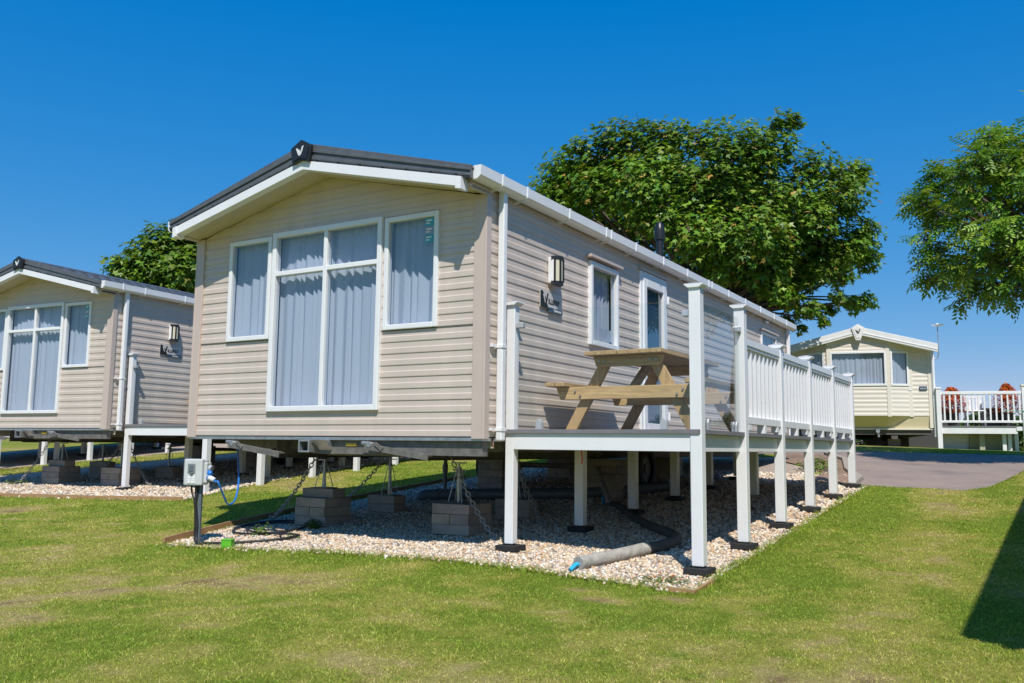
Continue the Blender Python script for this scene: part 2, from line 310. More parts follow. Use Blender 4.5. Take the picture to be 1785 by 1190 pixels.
DRYSPOTS = [(-3.2, .35, 1.3, .22, .45), (-.5, -.35, 1., .3, .28), (1.9, -2.7, .3, .14, .3), (2.3, -2.5, .25, .08, .3), (4.3, -2.35, .75, .4, .5), (4.83, -.66, .16, .07, 1.1), (4.55, -.52, .12, .06, 1.), (5.2, -.42, .10, .05, .9), (6.0, 1.7, .4, 1., .30), (2.3, -1.6, 1.1, .25, .28), (4.4, -1.1, .5, .14, .32), (5.7, -1.3, .35, .25, .3), (6.35, -.3, .3, .3, .25), (3.3, -1.2, .5, .1, .3)]
def dryness(x, y):
    d = .50*sm((fbm(x, y, .8, 5)-.38)/.3)+.45*sm((fbm(x, y, 2.9, 9)-.42)/.26)*(.5+.8*vnoise(x, y, .9, 8))+.75*(fbm(x, y, 8., 15)-.47)+.45*(vnoise(x, y, 34., 16)-.5)
    for cx, cy, a, b, k in DRYSPOTS: d = d+k*np.exp(-((x-cx)/a)**2-((y-cy)/b)**2)*(.2+1.5*fbm(x, y, 8., 31))
    e = np.minimum(distpoly(x, y, PAD), distpoly(x, y, PADL)+.05)
    d = d-.8*np.exp(-e/.22)*(.6+.8*vnoise(x, y, 3., 77))
    d = d-.24*sm((x-5.1)/.6)*sm((y+.5)/1.)+.17*np.sin((x-5.2)*6.3+.25*y)*sm((x-5.2)/.5)*sm((y+1.5)/1.5)
    d = d-.30*sm((x+2.6)/1.2)*sm((.4-x)/.5)*sm((y-1.4)/1.)
    return np.clip(d+.08, 0, 1.3)
G_GREEN = np.array([.25, .355, .042]); G_MID = np.array([.46, .465, .095]); G_DRY = np.array([.60, .50, .23]); G_SOIL = np.array([.33, .225, .125])
def lawncol(d):
    d = d[:, None]; a = sm(d/.55); b = sm((d-.5)/.5); c = .9*sm((d-.98)/.25)
    return (((G_GREEN*(1-a)+G_MID*a)*(1-b)+G_DRY*b)*(1-c)+G_SOIL*c)
def build_ground():
    def axis(lo, hi, a, b, step, far):
        near = np.arange(a, b+step/2, step); g = []; v = b; s = step
        while v < far: s *= 1.35; v += s; g.append(v)
        h = []; v = a; s = step
        while v > -far: s *= 1.35; v -= s; h.append(v)
        return np.array(h[::-1]+list(near)+g)
    xs = axis(0, 0, -6, 9, .09, 500); ys = axis(0, 0, -6, 15, .09, 500)
    X, Y = np.meshgrid(xs, ys); Z = ground(X, Y)+.018*(fbm(X.ravel(), Y.ravel(), 1.1, 40)-.5).reshape(X.shape)*np.where(np.abs(X) < 20, 1, 0)
    x, y = X.ravel(), Y.ravel(); ins = inpoly(x, y, PAD) | inpoly(x, y, PADL) | inpoly(x, y, PADLL) | inpoly(x, y, ROAD) | inpoly(x, y, PATH)
    Z = Z.ravel()-np.where(ins, .05, .0)
    nx, ny = len(xs), len(ys); i = np.arange(nx*ny).reshape(ny, nx)
    F = np.stack([i[:-1, :-1].ravel(), i[:-1, 1:].ravel(), i[1:, 1:].ravel(), i[1:, :-1].ravel()], 1)
    o = npmesh('lawn', np.stack([x, y, Z], 1), F, 'lawn', lawncol(dryness(x, y))*.60, True); tag(o, kind='structure')
def sheet(name, poly, mat, lift, step=.25):
    """a sheet cut to a polygon that follows the ground"""
    import bmesh
    bm = bmesh.new(); bm.faces.new([bm.verts.new((x, y, 0)) for x, y in poly])
    xs = [p[0] for p in poly]; ys = [p[1] for p in poly]
    for ax, lo, hi in ((0, min(xs), max(xs)), (1, min(ys), max(ys))):
        k = max(1, int((min(hi, 20)-lo)/step))
        for t in range(1, k):
            c = [0, 0, 0]; c[ax] = lo+(min(hi, 20)-lo)*t/k; n = [0, 0, 0]; n[ax] = 1
            bmesh.ops.bisect_plane(bm, geom=bm.verts[:]+bm.edges[:]+bm.faces[:], plane_co=c, plane_no=n)
    for v in bm.verts: v.co.z = gz(v.co.x, v.co.y)+lift
    bmesh.ops.recalc_face_normals(bm, faces=bm.faces)
    me = bpy.data.meshes.new(name); bm.to_mesh(me); bm.free(); me.shade_smooth(); me.materials.append(M[mat])
    o = bpy.data.objects.new(name, me); COL.objects.link(o); return tag(o, kind='structure')
build_ground()
sheet('gravel_bed', PAD, 'bed', .0); sheet('gravel_bed', PADL, 'bed', .0); sheet('gravel_bed', PADLL, 'bed', .0)
sheet('road', ROAD, 'asphalt', -.006); sheet('path', PATH, 'tarmac', .02)
def build_kerb():
    line = [(5.04, 6.62), (5.0, 7.3), (4.66, 8.35), (4.3, 10.1), (3.78, 11.15)]
    m = MB()
    pts = []
    for (a, b) in zip(line, line[1:]):
        L = math.hypot(b[0]-a[0], b[1]-a[1]); k = max(1, round(L/.6))
        pts += [(a[0]+(b[0]-a[0])*t/k, a[1]+(b[1]-a[1])*t/k) for t in range(k)]
    pts.append(line[-1])
    for a, b in zip(pts, pts[1:]):
        d = Vector((b[0]-a[0], b[1]-a[1], 0)); g = d.normalized()*.006
        p = Vector((a[0], a[1], gz(*a)+.0))+g; q = Vector((b[0], b[1], gz(*b)+.0))-g
        m.bar(p, q, .10, .13)
    tag(m.build('kerb', 'kerb', bevel=.012), kind='structure')
build_kerb()
def pebbles():
    t = (1+5**.5)/2; I = np.array([(-1, t, 0), (1, t, 0), (-1, -t, 0), (1, -t, 0), (0, -1, t), (0, 1, t), (0, -1, -t), (0, 1, -t), (t, 0, -1), (t, 0, 1), (-t, 0, -1), (-t, 0, 1)])/1.9
    IF = np.array([(0, 11, 5), (0, 5, 1), (0, 1, 7), (0, 7, 10), (0, 10, 11), (1, 5, 9), (5, 11, 4), (11, 10, 2), (10, 7, 6), (7, 1, 8), (3, 9, 4), (3, 4, 2), (3, 2, 6), (3, 6, 8), (3, 8, 9), (4, 9, 5), (2, 4, 11), (6, 2, 10), (8, 6, 7), (9, 8, 1)])
    pal = np.array([(.70, .61, .49), (.77, .69, .59), (.60, .48, .34), (.53, .35, .20), (.62, .45, .29), (.38, .34, .31), (.72, .62, .50), (.26, .23, .21), (.80, .75, .67), (.50, .38, .27), (.70, .52, .34), (.76, .63, .47)])
    def scatter(poly, ymin, ymax, dens, r0, r1, xmin=-99):
        xs = [p[0] for p in poly]; x0, x1 = max(min(xs), xmin), max(xs); n = int((x1-x0)*(ymax-ymin)*dens)
        x = RNG.uniform(x0, x1, n); y = RNG.uniform(ymin, ymax, n); d = distpoly(x, y, poly); ok = inpoly(x, y, poly) | ((d < .10) & (RNG.random(n) < .25*np.exp(-d/.04)))
        return x[ok], y[ok], RNG.uniform(r0, r1, ok.sum())
    A = [scatter(PAD, -.9, 1.0, 2600, .009, .019), scatter(PAD, 1.0, 3.2, 1500, .011, .021), scatter(PAD, 3.2, 7.5, 650, .016, .026), scatter(PADL, .2, 4.5, 650, .015, .026, -8), scatter(PADL, 4.5, 9, 260, .02, .034, -7), scatter([(4.2, 6.4), (5.1, 6.4), (4.6, 8.2), (4.1, 8.3)], 6.4, 8.2, 300, .015, .025)]
    x, y, r = [np.concatenate(c) for c in zip(*A)]; n = len(x)
    # random rotations and flattening
    q = RNG.normal(size=(n, 4)); q /= np.linalg.norm(q, axis=1)[:, None]; a, b, c, d = q.T
    Rm = np.stack([np.stack([1-2*(c*c+d*d), 2*(b*c-a*d), 2*(b*d+a*c)], 1), np.stack([2*(b*c+a*d), 1-2*(b*b+d*d), 2*(c*d-a*b)], 1), np.stack([2*(b*d-a*c), 2*(c*d+a*b), 1-2*(b*b+c*c)], 1)], 1)
    sc = np.stack([RNG.uniform(.9, 1.35, n), RNG.uniform(.7, 1, n), RNG.uniform(.45, .8, n)], 1)*r[:, None]
    L = I[None]*(1+RNG.uniform(-.22, .22, (n, 12, 1)))*sc[:, None, :]
    V = np.einsum('nij,nkj->nki', Rm, L); V[:, :, 2] *= .8
    P = np.stack([x, y, ground(x, y)+r*.35], 1); V = (V+P[:, None]).reshape(-1, 3)
    F = (IF[None]+12*np.arange(n)[:, None, None]).reshape(-1, 3)
    c = pal[RNG.integers(0, len(pal), n)]*RNG.uniform(.8, 1.15, (n, 1)); c = np.repeat(c, 12, 0)
    tag(npmesh('gravel', V, F, 'gravel', np.clip(c, 0, .85)), 'loose cream and tan flint gravel under the raised caravans', 'gravel', kind='stuff')
pebbles()
def grass():
    cx, cy = 7.2578, -5.8535; parts = []
    n = 5000000; x = RNG.uniform(-13, 10.5, n); y = RNG.uniform(-4.2, 14.5, n)
    dx, dy = x-cx, y-cy; dep = dx*-.5178+dy*.8555; lat = dx*.8555+dy*.5178
    near = distpoly(x, y, PAD) < .16
    p = np.clip((4.6/np.maximum(dep, 2.5))**1.7, 0, 1)*np.where(near, 1.5, 1)
    ok = (dep > 2.6) & (np.abs(lat) < dep*.70+.9) & (RNG.random(n) < p) & (dep < 24)
    x, y, dep = x[ok], y[ok], dep[ok]
    bad = (inpoly(x, y, PAD) & (distpoly(x, y, PAD) > .05)) | inpoly(x, y, PADL) | inpoly(x, y, PADLL) | inpoly(x, y, ROAD) | inpoly(x, y, PATH)
    x, y, dep = x[~bad], y[~bad], dep[~bad]
    dr = dryness(x, y); keep = RNG.random(len(x)) > np.clip((dr-.85)*1., 0, .5); x, y, dep, dr = x[keep], y[keep], dep[keep], dr[keep]
    n = len(x); edge = np.exp(-np.minimum(distpoly(x, y, PAD), distpoly(x, y, PADL))/.07)
    h = RNG.uniform(.008, .018, n)*(1-.35*np.clip(dr, 0, 1))*(.75+.6*vnoise(x, y, 5., 51))*(1+2.6*edge*RNG.random(n)); w = RNG.uniform(.0012, .0024, n)*(np.maximum(dep, 5)/5)**.85
    h = h*(np.maximum(dep, 6)/6)**.25
    a = RNG.uniform(0, 2*math.pi, n); l = RNG.uniform(.3, 1.9, n)*h; b = RNG.uniform(0, 2*math.pi, n)
    z = ground(x, y)+.018*(fbm(x, y, 1.1, 40)-.5)-.003
    B = np.stack([x, y, z], 1); s = np.stack([np.cos(a)*w, np.sin(a)*w, np.zeros(n)], 1); tip = B+np.stack([np.cos(b)*l, np.sin(b)*l, h], 1)
    midp = B*.45+tip*.55+np.stack([-np.cos(b)*l*.12, -np.sin(b)*l*.12, h*.08], 1)
    V = np.stack([B-s, B+s, midp+s*.7, tip, midp-s*.7], 1).reshape(-1, 3)
    k = 5*np.arange(n)[:, None]; F = np.concatenate([k+np.array([[0, 1, 2]]), k+np.array([[0, 2, 4]]), k+np.array([[4, 2, 3]])], 1).reshape(-1, 3)
    jit = np.clip(dr+RNG.normal(0, .30, n), 0, 1.0); c = lawncol(jit)*RNG.uniform(.58, 1.5, (n, 1))*(.60+.42*fbm(x, y, 12., 61)+.40*vnoise(x, y, 45., 62))[:, None]; c = np.repeat(c, 5, 0)
    print('grass blades', n)
    tag(npmesh('grass', V, F, 'grass', c), 'short mown lawn grass, green with straw coloured dry patches', 'grass', kind='stuff')
grass()

# ------------------------------------------------------------------ static caravan
W = 3.457; LEN = 9.88; OV = -.30; WIN_Z = (.905, 1.894)
def siding(m, fn, u0, u1, z0, z1, openings, top=None, pitch=.1, flip=False):
    prof = [(0, .0035), (.002, .0092), (.007, .0100), (.045, .0094), (.054, .0042), (.066, .0038), (.1, .0035)]
    k = pitch/.1; z = z0
    while z < z1-1e-6:
        for (a, oa), (b, ob) in zip(prof, prof[1:]):
            za, zb = z+a*k, min(z+b*k, z1)
            if za >= z1: break
            zm = (za+zb)/2; iv = [(u0, u1)]
            for (a0, a1, b0, b1) in openings:
                if b0 < zm < b1:
                    nx = []
                    for s, e in iv:
                        if a0 > s: nx.append((s, min(e, a0)))
                        if a1 < e: nx.append((max(s, a1), e))
                    iv = [t for t in nx if t[1]-t[0] > 1e-4]
            for s, e in iv:
                sa = sb = s; ea = eb = e
                if top:
                    ra, rb = top(za), top(zb)
                    if ra is None or rb is None: continue
                    sa, ea, sb, eb = max(s, ra[0]), min(e, ra[1]), max(s, rb[0]), min(e, rb[1])
                    if ea-sa < .002: continue
                    if eb-sb < .002: sb = eb = (sa+ea)/2
                m.add([fn(sa, oa, za), fn(ea, oa, za), fn(eb, ob, zb), fn(sb, ob, zb)], [(0, 1, 2, 3)])
        z += pitch
def curtain_mesh(m, fn, u0, u1, z0, z1, seed, amp=.027, gap=True):
    rnd = random.Random(seed); n = int((u1-u0)/.005); nz = 10; V = []; F = []
    kn = [u0-.05]; ko = [rnd.uniform(-1, 1)]; sg = 1
    while kn[-1] < u1+.05: kn.append(kn[-1]+rnd.choice((.022, .03, .045, .06, .075))*rnd.uniform(.85, 1.2)); ko.append(sg*rnd.uniform(.25, 1)); sg = -sg
    kd = [rnd.uniform(-.010, .010) for _ in kn]
    for j in range(nz+1):
        z = z1+(z0-z1)*j/nz; t = j/nz; kx = [a+b*(t-.3) for a, b in zip(kn, kd)]
        for i in range(n+1):
            u = u0+(u1-u0)*i/n; q = max(q_ for q_ in range(len(kx)-1) if kx[q_] <= u or q_ == 0); f = min(1, max(0, (u-kx[q])/(kx[q+1]-kx[q]))); f = .5*f+.5*f*f*(3-2*f)
            V.append(fn(u, -.075+amp*(.55+.45*t)*(ko[q]*(1-f)+ko[q+1]*f), z))
    for j in range(nz):
        for i in range(n): a = j*(n+1)+i; F.append((a, a+1, a+n+2, a+n+1))
    m.add(V, F)
def window(parent, fn, u0, u1, z0, z1, mulls=(), transoms=(), fr=.045, proud=.03, curtains=True, glassmat='pane', seed=1, mat='white', name='window', curt=None):
    m = MB(); d = -.03
    def bx(a, b, c, e, o0=d, o1=proud):
        P = [fn(a, o0, c), fn(b, o0, c), fn(b, o1, c), fn(a, o1, c), fn(a, o0, e), fn(b, o0, e), fn(b, o1, e), fn(a, o1, e)]
        m.add(P, [(0, 3, 2, 1), (4, 5, 6, 7), (0, 1, 5, 4), (1, 2, 6, 5), (2, 3, 7, 6), (3, 0, 4, 7)])
    bx(u0, u0+fr, z0, z1); bx(u1-fr, u1, z0, z1); bx(u0+fr, u1-fr, z0, z0+fr); bx(u0+fr, u1-fr, z1-fr, z1)
    ub = [u0+fr]+[x for c in mulls for x in (c-fr*.45, c+fr*.45)]+[u1-fr]; zb = [z0+fr]+[x for c in transoms for x in (c-fr*.45, c+fr*.45)]+[z1-fr]
    for c in mulls: bx(c-fr*.45, c+fr*.45, z0+fr, z1-fr, d, proud-.006)
    for c in transoms:
        for i in range(0, len(ub), 2): bx(ub[i], ub[i+1], c-fr*.45, c+fr*.45, d, proud-.006)
    w = m.build(name, mat, parent, bevel=.006)
    for i in range(0, len(ub), 2):
        for j in range(0, len(zb), 2):
            g = MB(); P = [fn(ub[i]-.004, 0.004, zb[j]-.004), fn(ub[i+1]+.004, .004, zb[j]-.004), fn(ub[i+1]+.004, .004, zb[j+1]+.004), fn(ub[i]-.004, .004, zb[j+1]+.004)]
            g.add(P, [(0, 1, 2, 3)]); g.build('pane', glassmat, w)
    if curtains:
        cs = curt or [(u0+.01, (u0+u1)/2+.015), ((u0+u1)/2-.005, u1-.01)]
        for k, (a, b) in enumerate(cs):
            c = MB(); curtain_mesh(c, fn, a, b, z0+.005, z1-.01, seed+k); c.build('curtain', 'curtain', w, smooth=180)
    return w
def F_front(u, o, z): return (u, -o, z)
def F_side(u, o, z): return (W+o, u, z)
def F_left(u, o, z): return (-o, u, z)
def F_back(u, o, z): return (u, LEN-.05+o, z)
def soff(u): return 1.962+.237*(W/2-abs(u-W/2))
def roofz(u): return 2.592-.270*abs(u-W/2)
def wheel(parent, x, y, z, r=.29, w=.19):
    m = MB(); prof = [(r*.62, -w*.5), (r*.9, -w*.5), (r*.98, -w*.38), (r, -w*.15), (r, w*.15), (r*.98, w*.38), (r*.9, w*.5), (r*.62, w*.5)]
    V = []; F = []; n = 28
    for a, b in prof:
        for k in range(n): V.append((x+b, y+a*math.cos(2*math.pi*k/n), z+a*math.sin(2*math.pi*k/n)))
    for i in range(len(prof)-1):
        for k in range(n): F.append((i*n+k, i*n+(k+1) % n, (i+1)*n+(k+1) % n, (i+1)*n+k))
    m.add(V, F); t = m.build('wheel', 'rubber', parent, smooth=35)
    c = MB(); c.tube([(x-w*.3, y, z), (x+w*.3, y, z)], r*.63, 24); c.tube([(x+w*.3, y, z), (x+w*.42, y, z)], r*.2, 16); c.build('rim', 'rust', t, smooth=35)
def emblem(parent, cx, cz, fn, w, h, plate='black', mark='white_old', name='emblem'):
    a = .5*w; pl = [(-a, h*.18), (-a*.92, -h*.30), (0, -h*.5), (a*.92, -h*.30), (a, h*.18), (0, h*.5)]
    pl = [(-a, h*.22), (-a*.80, -h*.42), (0, -h*.30), (a*.80, -h*.42), (a, h*.22), (0, h*.5)] if plate == 'black' else [(-a*.95, h*.26), (-a*.35, -h*.5), (a*.35, -h*.5), (a*.95, h*.26), (0, h*.5)]
    m = MB(); m.prism([(cx+u, cz+v) for u, v in pl], lambda u, v, t: fn(u, t, v), 0, .03); m.prism([(cx+u*.76, cz+v*.76) for u, v in pl], lambda u, v, t: fn(u, t, v), .03, .04)
    e = m.build(name, plate, parent, bevel=.005)
    k = MB(); s = w*.42
    for q in WMARK: k.prism([(cx+(u-.45)*s, cz+(v-.45)*s*.85+h*.02) for u, v in q], lambda u, v, t: fn(u, t, v), .04, .043)
    k.build('letter_mark', mark, e)
def make_caravan(label, loc, rz):
    t = thing('static_caravan', label, 'caravan', loc, rz, 'static caravans in a row')
    ops = [(.464, 1.041, .905, 1.894), (1.064, 2.396, .221, 1.916), (2.421, 2.997, .905, 1.894)]
    def inset(o, d=.02): return [(a+d, b-d, c+d, e-d) for a, b, c, e in o]
    def top(z):
        if z <= soff(0): return (0, W)
        h = (z-1.962)/.237
        return (h, W-h) if h < W/2 else None
    m = MB(); siding(m, F_front, .05, W-.06, 0, .90, inset(ops)); m.add([F_front(.05, .001, .90), F_front(W-.06, .001, .90), F_front(W-.06, .001, .94), F_front(.05, .001, .94)], [(0, 1, 2, 3)]) if False else None
    siding(m, F_front, .05, W-.06, .905, 2.40, inset(ops), top); m.build('front_wall', 'siding', t)
    # thin dark panel joint across the front
    for a, b in ((.09, 1.06), (2.4, W-.105)): j = MB(); j.box(a, b, -.008, -.004, .896, .908); j.build('panel_joint', 'under', t)
    sops = [(1.854, 2.52, .929, 1.771), (3.135, 3.933, .0, 1.905), (8.05, 8.95, 1.28, 1.805)]
    m = MB(); siding(m, F_side, .0, LEN-.06, 0, 2.1, inset(sops)); m.build('side_wall', 'siding', t)
    m = MB(); siding(m, F_left, .0, LEN-.06, 0, 2.1, []); m.build('side_wall', 'siding', t)
    m = MB(); m.prism([(.01, 0), (W-.01, 0), (W-.01, 2.1), (W/2, 2.5), (.01, 2.1)], lambda u, v, k: (u, k, v), LEN-.06, LEN-.04); m.build('back_wall', 'siding', t)
    for x0, x1, zz in ((-.012, .088, 1.97), (W-.098, W+.012, 1.97)):
        m = MB(); side = -.012 if x0 < 0 else W+.012
        m.box(x0, x1, -.028, -.002, -.02, zz)
        if x0 < 0: m.box(-.026, -.0, -.030, .045, -.02, 2.08)
        else: m.box(W+.0, W+.026, -.030, .045, -.02, 2.08)
        m.build('corner_trim', 'trim', t, bevel=.005)
    m = MB(); m.box(W-.02, W+.026, LEN-.12, LEN-.03, -.02, 2.08); m.build('corner_trim', 'trim', t, bevel=.005)
    # roof of tile-pressed metal sheet
    m = MB(); ys = np.arange(OV-.035, LEN+.001, .035); V = []; F = []; us = []
    for sgn in (-1, 1):
        prof = []
        L = W/2+.075
        nC = 6
        for c in range(nC):
            for q in (0, .5, .985): prof.append((L*(c+q)/nC, .0 if q == 0 else (.008 if q == .5 else .018)))
        prof.append((L, .0)); base = len(V)
        for d, lift in prof:
            for y in ys: V.append((W/2+sgn*d, y, 2.553-.270*d+lift+.022*abs(math.sin(math.pi*y/.21))**.7))
        ny = len(ys)
        for i in range(len(prof)-1):
            for k in range(ny-1): a = base+i*ny+k; F.append((a, a+1, a+ny+1, a+ny))
    m.add(V, F); roof = m.build('roof', 'roof', t, smooth=50)
    m = MB(); ceil = lambda d: 2.56-.27*d
    for sgn in (-1, 1): m.prism([(0, 2.545), (sgn*(W/2+.05), 2.545-.27*(W/2+.05)), (sgn*(W/2+.05), 2.50-.27*(W/2+.05)), (0, 2.50)], lambda u, v, k: (W/2+u, k, v), .02, LEN-.01)
    m.build('roof_lining', 'under', roof)
    m = MB(); rt = [(W/2-.11, 2.575-.27*.11+.012), (W/2, 2.60), (W/2+.11, 2.575-.27*.11+.012), (W/2, 2.57)]; m.prism(rt, lambda u, v, k: (u, k, v), OV-.03, LEN); m.build('ridge_cap', 'roof', roof)
    f = MB(); f.lathe([(.062, 0), (.062, .03), (.050, .04), (.050, .46), (.066, .465), (.070, .50), (.070, .60), (.066, .62), (.050, .68), (.03, .71), (.004, .715)], (2.9, 5.2, 2.28), 24); f.build('flue', 'black', roof, smooth=35)
    # dark bargeboards, with two pressed ribs, and white fascia under them
    for sgn in (-1, 1):
        X = lambda d: W/2+sgn*d
        E = W/2+.068; D = W/2-.02
        lo = lambda d: 2.436-.237*d
        hi = lambda d: 2.600-.270*d
        m = MB(); ft = lambda u, v, k: (X(u), k, v)
        m.prism([(0, lo(0)), (E, lo(E)-.005), (E, hi(E)), (0, hi(0))], ft, OV-.035, OV+.0)
        for a, b in ((.10, .30), (.52, .72)):
            r = lambda d, k: lo(d)+(hi(d)-lo(d))*k
            m.prism([(0.02, r(0.02, a)), (E-.003, r(E-.003, a)), (E-.003, r(E-.003, b)), (0.02, r(0.02, b))], ft, OV-.047, OV-.035)
        bb = m.build('bargeboard', 'roof', t, bevel=.004)
        for i in range(7): m = MB(); d = .16+i*.25; m.tube([(X(d), OV-.03, lo(d)+.010), (X(d), OV-.05, lo(d)+.010)], .009, 8); m.build('screw', 'black', bb)
        m = MB(); wl = lambda d: 2.352-.237*d
        m.prism([(0, wl(0)), (D, wl(D)), (D, wl(D)+.082), (0, wl(0)+.082)], ft, OV-.050, OV+.03); 
        fa = m.build('fascia_board', 'white', t, bevel=.003)
        m = MB(); m.prism([(D-.045, wl(D)-.012), (D+.008, wl(D)-.022), (D+.008, wl(D)+.078), (D-.045, wl(D)+.09)], ft, OV-.062, OV+.045); m.build('end_block', 'white', fa, bevel=.003)
        m = MB(); m.prism([(0, 2.372), (W/2+.03, soff(0)+.002), (W/2+.03, soff(0)+.02), (0, 2.39)], ft, OV+.03, .0); m.build('soffit', 'soffit', t)
        # closing cheek between the gable overhang and the gutter
        m = MB(); m.prism([(W/2-.012, 1.962), (W/2+.03, 1.955), (W/2+.03, 2.10), (W/2-.012, 2.11)], ft, OV+.045, .03); m.build('eaves_cheek', 'trim', t)
    emblem(t, W/2, 2.500, lambda u, o, z: (u, OV-.052-o, z), .25, .235)
    # gutters with brackets and downpipes
    for x, s in ((W+.028, 1), (-.028, -1)):
        prof = [(0, 2.115), (0, 2.04), (.022, 2.008), (.075, 2.008), (.108, 2.035), (.112, 2.115), (.104, 2.115), (.10, 2.042), (.07, 2.018), (.026, 2.018), (.009, 2.045), (.009, 2.115)]
        m = MB(); m.prism([(x+s*u, v) for u, v in prof], lambda u, v, k: (u, k, v), OV+.02, LEN-.0)
        m.prism([(x+s*u, v) for u, v in prof[:6]], lambda u, v, k: (u, k, v), OV+.0, OV+.02); m.prism([(x+s*u, v) for u, v in prof[:6]], lambda u, v, k: (u, k, v), LEN, LEN+.02)
        g = m.build('gutter', 'white', t, smooth=40)
        for y in (.02, .42, 1.2, 2.0, 2.12, 2.75, 3.55, 4.35, 5.15, 5.28, 6.0, 6.8, 7.6, 8.4, 9.2):
            b = MB(); pr = [(-.004, 2.125), (-.006, 2.035), (.02, 1.998), (.078, 1.998), (.116, 2.03), (.118, 2.122), (.100, 2.122)]
            b.prism([(x+s*u, v) for u, v in pr], lambda u, v, k: (u, k, v), y, y+.022)
            b.prism([(x-s*.03, 2.03), (x-s*.03, 1.985), (x+s*.02, 1.998), (x+s*.02, 2.02)], lambda u, v, k: (u, k, v), y, y+.022); b.build('gutter_bracket', 'white', g)
    for y in (.165, 9.62):
        m = MB(); m.cbox((W+.058, y, 1.0), .058, .06, 2.06); p = m.build('downpipe', 'white', t, bevel=.01)
        for z in (.731, .06):
            c = MB(); c.box(W+.02, W+.092, y-.036, y+.036, z-.012, z+.012); c.bar((W+.03, y-.05, z), (W+.03, y-.11, z), .03, .02); c.build('pipe_clip', 'white', p)
    # windows, door
    window(t, F_front, *ops[0], seed=3, curt=[(.474, 1.03)]); window(t, F_front, *ops[1], mulls=(1.735,), transoms=(1.5175,), fr=.05, proud=.04, seed=7)
    rw = window(t, F_front, *ops[2], seed=13, curt=[(2.43, 2.99)])
    for k, (a, mt) in enumerate((('teal', 1.775), ('slate', 1.70), ('teal', 1.63))):
        s = MB(); s.box(2.845, 2.945, -.008, -.0065, mt, mt+.068); st = s.build('sticker', a, rw)
        s = MB(); s.box(2.855, 2.915, -.0095, -.008, mt+.04, mt+.052); s.box(2.855, 2.895, -.0095, -.008, mt+.018, mt+.028); s.build('printed_line', 'paper', st)
    sw = window(t, F_side, *sops[0], fr=.05, proud=.045, seed=21, curt=[(1.87, 2.50)])
    m = MB(); m.prism([(1.80, 1.795), (1.80, 1.825), (2.57, 1.825), (2.57, 1.795)], lambda u, v, k: F_side(u, k, v), .0, .075); m.build('drip_rail', 'trim', sw, bevel=.004)
    for i in range(3):
        s = MB(); u = 2.13+i*.115; s.add([F_side(u, -.004, 1.01), F_side(u+.095, -.004, 1.01), F_side(u+.095, -.004, 1.13), F_side(u, -.004, 1.13)], [(0, 1, 2, 3)]); s.build('sticker', 'paper', sw)
    dw = window(t, F_side, *sops[1], fr=.06, proud=.03, curtains=False, glassmat='pane', name='door')
    kids_d = [c for c in COL.objects if c.parent == dw]
    for c in kids_d: bpy.data.objects.remove(c)
    m = MB()
    def bx(a, b, c, e, o0, o1):
        P = [F_side(u, o, z) for z in (c, e) for u, o in ((a, o0), (b, o0), (b, o1), (a, o1))]; m.add(P, [(0, 3, 2, 1), (4, 5, 6, 7), (0, 1, 5, 4), (1, 2, 6, 5), (2, 3, 7, 6), (3, 0, 4, 7)])
    bx(3.197, 3.285, .068, 1.84, -.02, .045); bx(3.79, 3.873, .068, 1.84, -.02, .045); bx(3.285, 3.79, .068, .20, -.02, .045); bx(3.285, 3.79, 1.735, 1.84, -.02, .045); m.build('door_leaf', 'white', dw, bevel=.006)
    m = MB(); m.add([F_side(3.28, .01, .195), F_side(3.795, .01, .195), F_side(3.795, .01, 1.74), F_side(3.28, .01, 1.74)], [(0, 1, 2, 3)]); m.build('door_pane', 'doorglass', dw)
    m = MB(); m.add([F_side(3.2, -.03, .1), F_side(3.87, -.03, .1), F_side(3.87, -.03, 1.85), F_side(3.2, -.03, 1.85)], [(0, 1, 2, 3)]); m.build('door_blind', 'slate', dw)
    m = MB(); m.cbox((W+.055, 3.84, .95), .02, .035, .2); m.bar((W+.085, 3.84, 1.0), (W+.085, 3.72, 1.0), .02, .02); m.build('handle', 'rail_grey', dw, bevel=.004)
    for z in (.25, 1.62): m = MB(); m.tube([(W+.05, 3.905, z), (W+.05, 3.905, z+.09)], .018, 10); m.build('hinge', 'white', dw, smooth=40)
    m = MB(); m.box(W+.0, W+.05, 3.10, 3.96, 1.91, 1.93); m.build('drip_rail', 'trim', dw)
    w2 = window(t, F_side, *sops[2], fr=.045, seed=31); m = MB(); m.box(W, W+.06, 8.0, 9.0, 1.815, 1.84); m.build('drip_rail', 'trim', w2)
    m = MB(); m.box(W+.01, W+.04, 8.26, 8.44, 1.95, 2.0); m.build('vent', 'white', t, bevel=.005)
    # outside lamp: white back box, curved black frame with bars, frosted lens
    m = MB(); m.box(W+.01, W+.075, 1.02, 1.165, 1.40, 1.64); wl = m.build('wall_lamp', 'white', t, bevel=.01)
    m = MB(); n = 10
    arc = [(W+.075+.045*math.sin(math.pi*k/n), 1.025+.135*k/n) for k in range(n+1)]
    for k in range(n): (xa, ya), (xb, yb) = arc[k], arc[k+1]; m.add([(xa, ya, 1.42), (xb, yb, 1.42), (xb, yb, 1.62), (xa, ya, 1.62)], [(0, 1, 2, 3)])
    m.build('lens', 'lens', wl, smooth=60)
    m = MB()
    for z0, z1 in ((1.385, 1.42), (1.62, 1.65)):
        V = [(W+.05, 1.01, z0)]+[(x+.008, y, z0) for x, y in arc]+[(W+.05, 1.175, z0)]; V2 = [(a, b, z1) for a, b, c in V]; k = len(V)
        m.add(V+V2, [tuple(range(k)), tuple(range(2*k-1, k-1, -1))]+[(i, (i+1) % k, (i+1) % k+k, i+k) for i in range(k)])
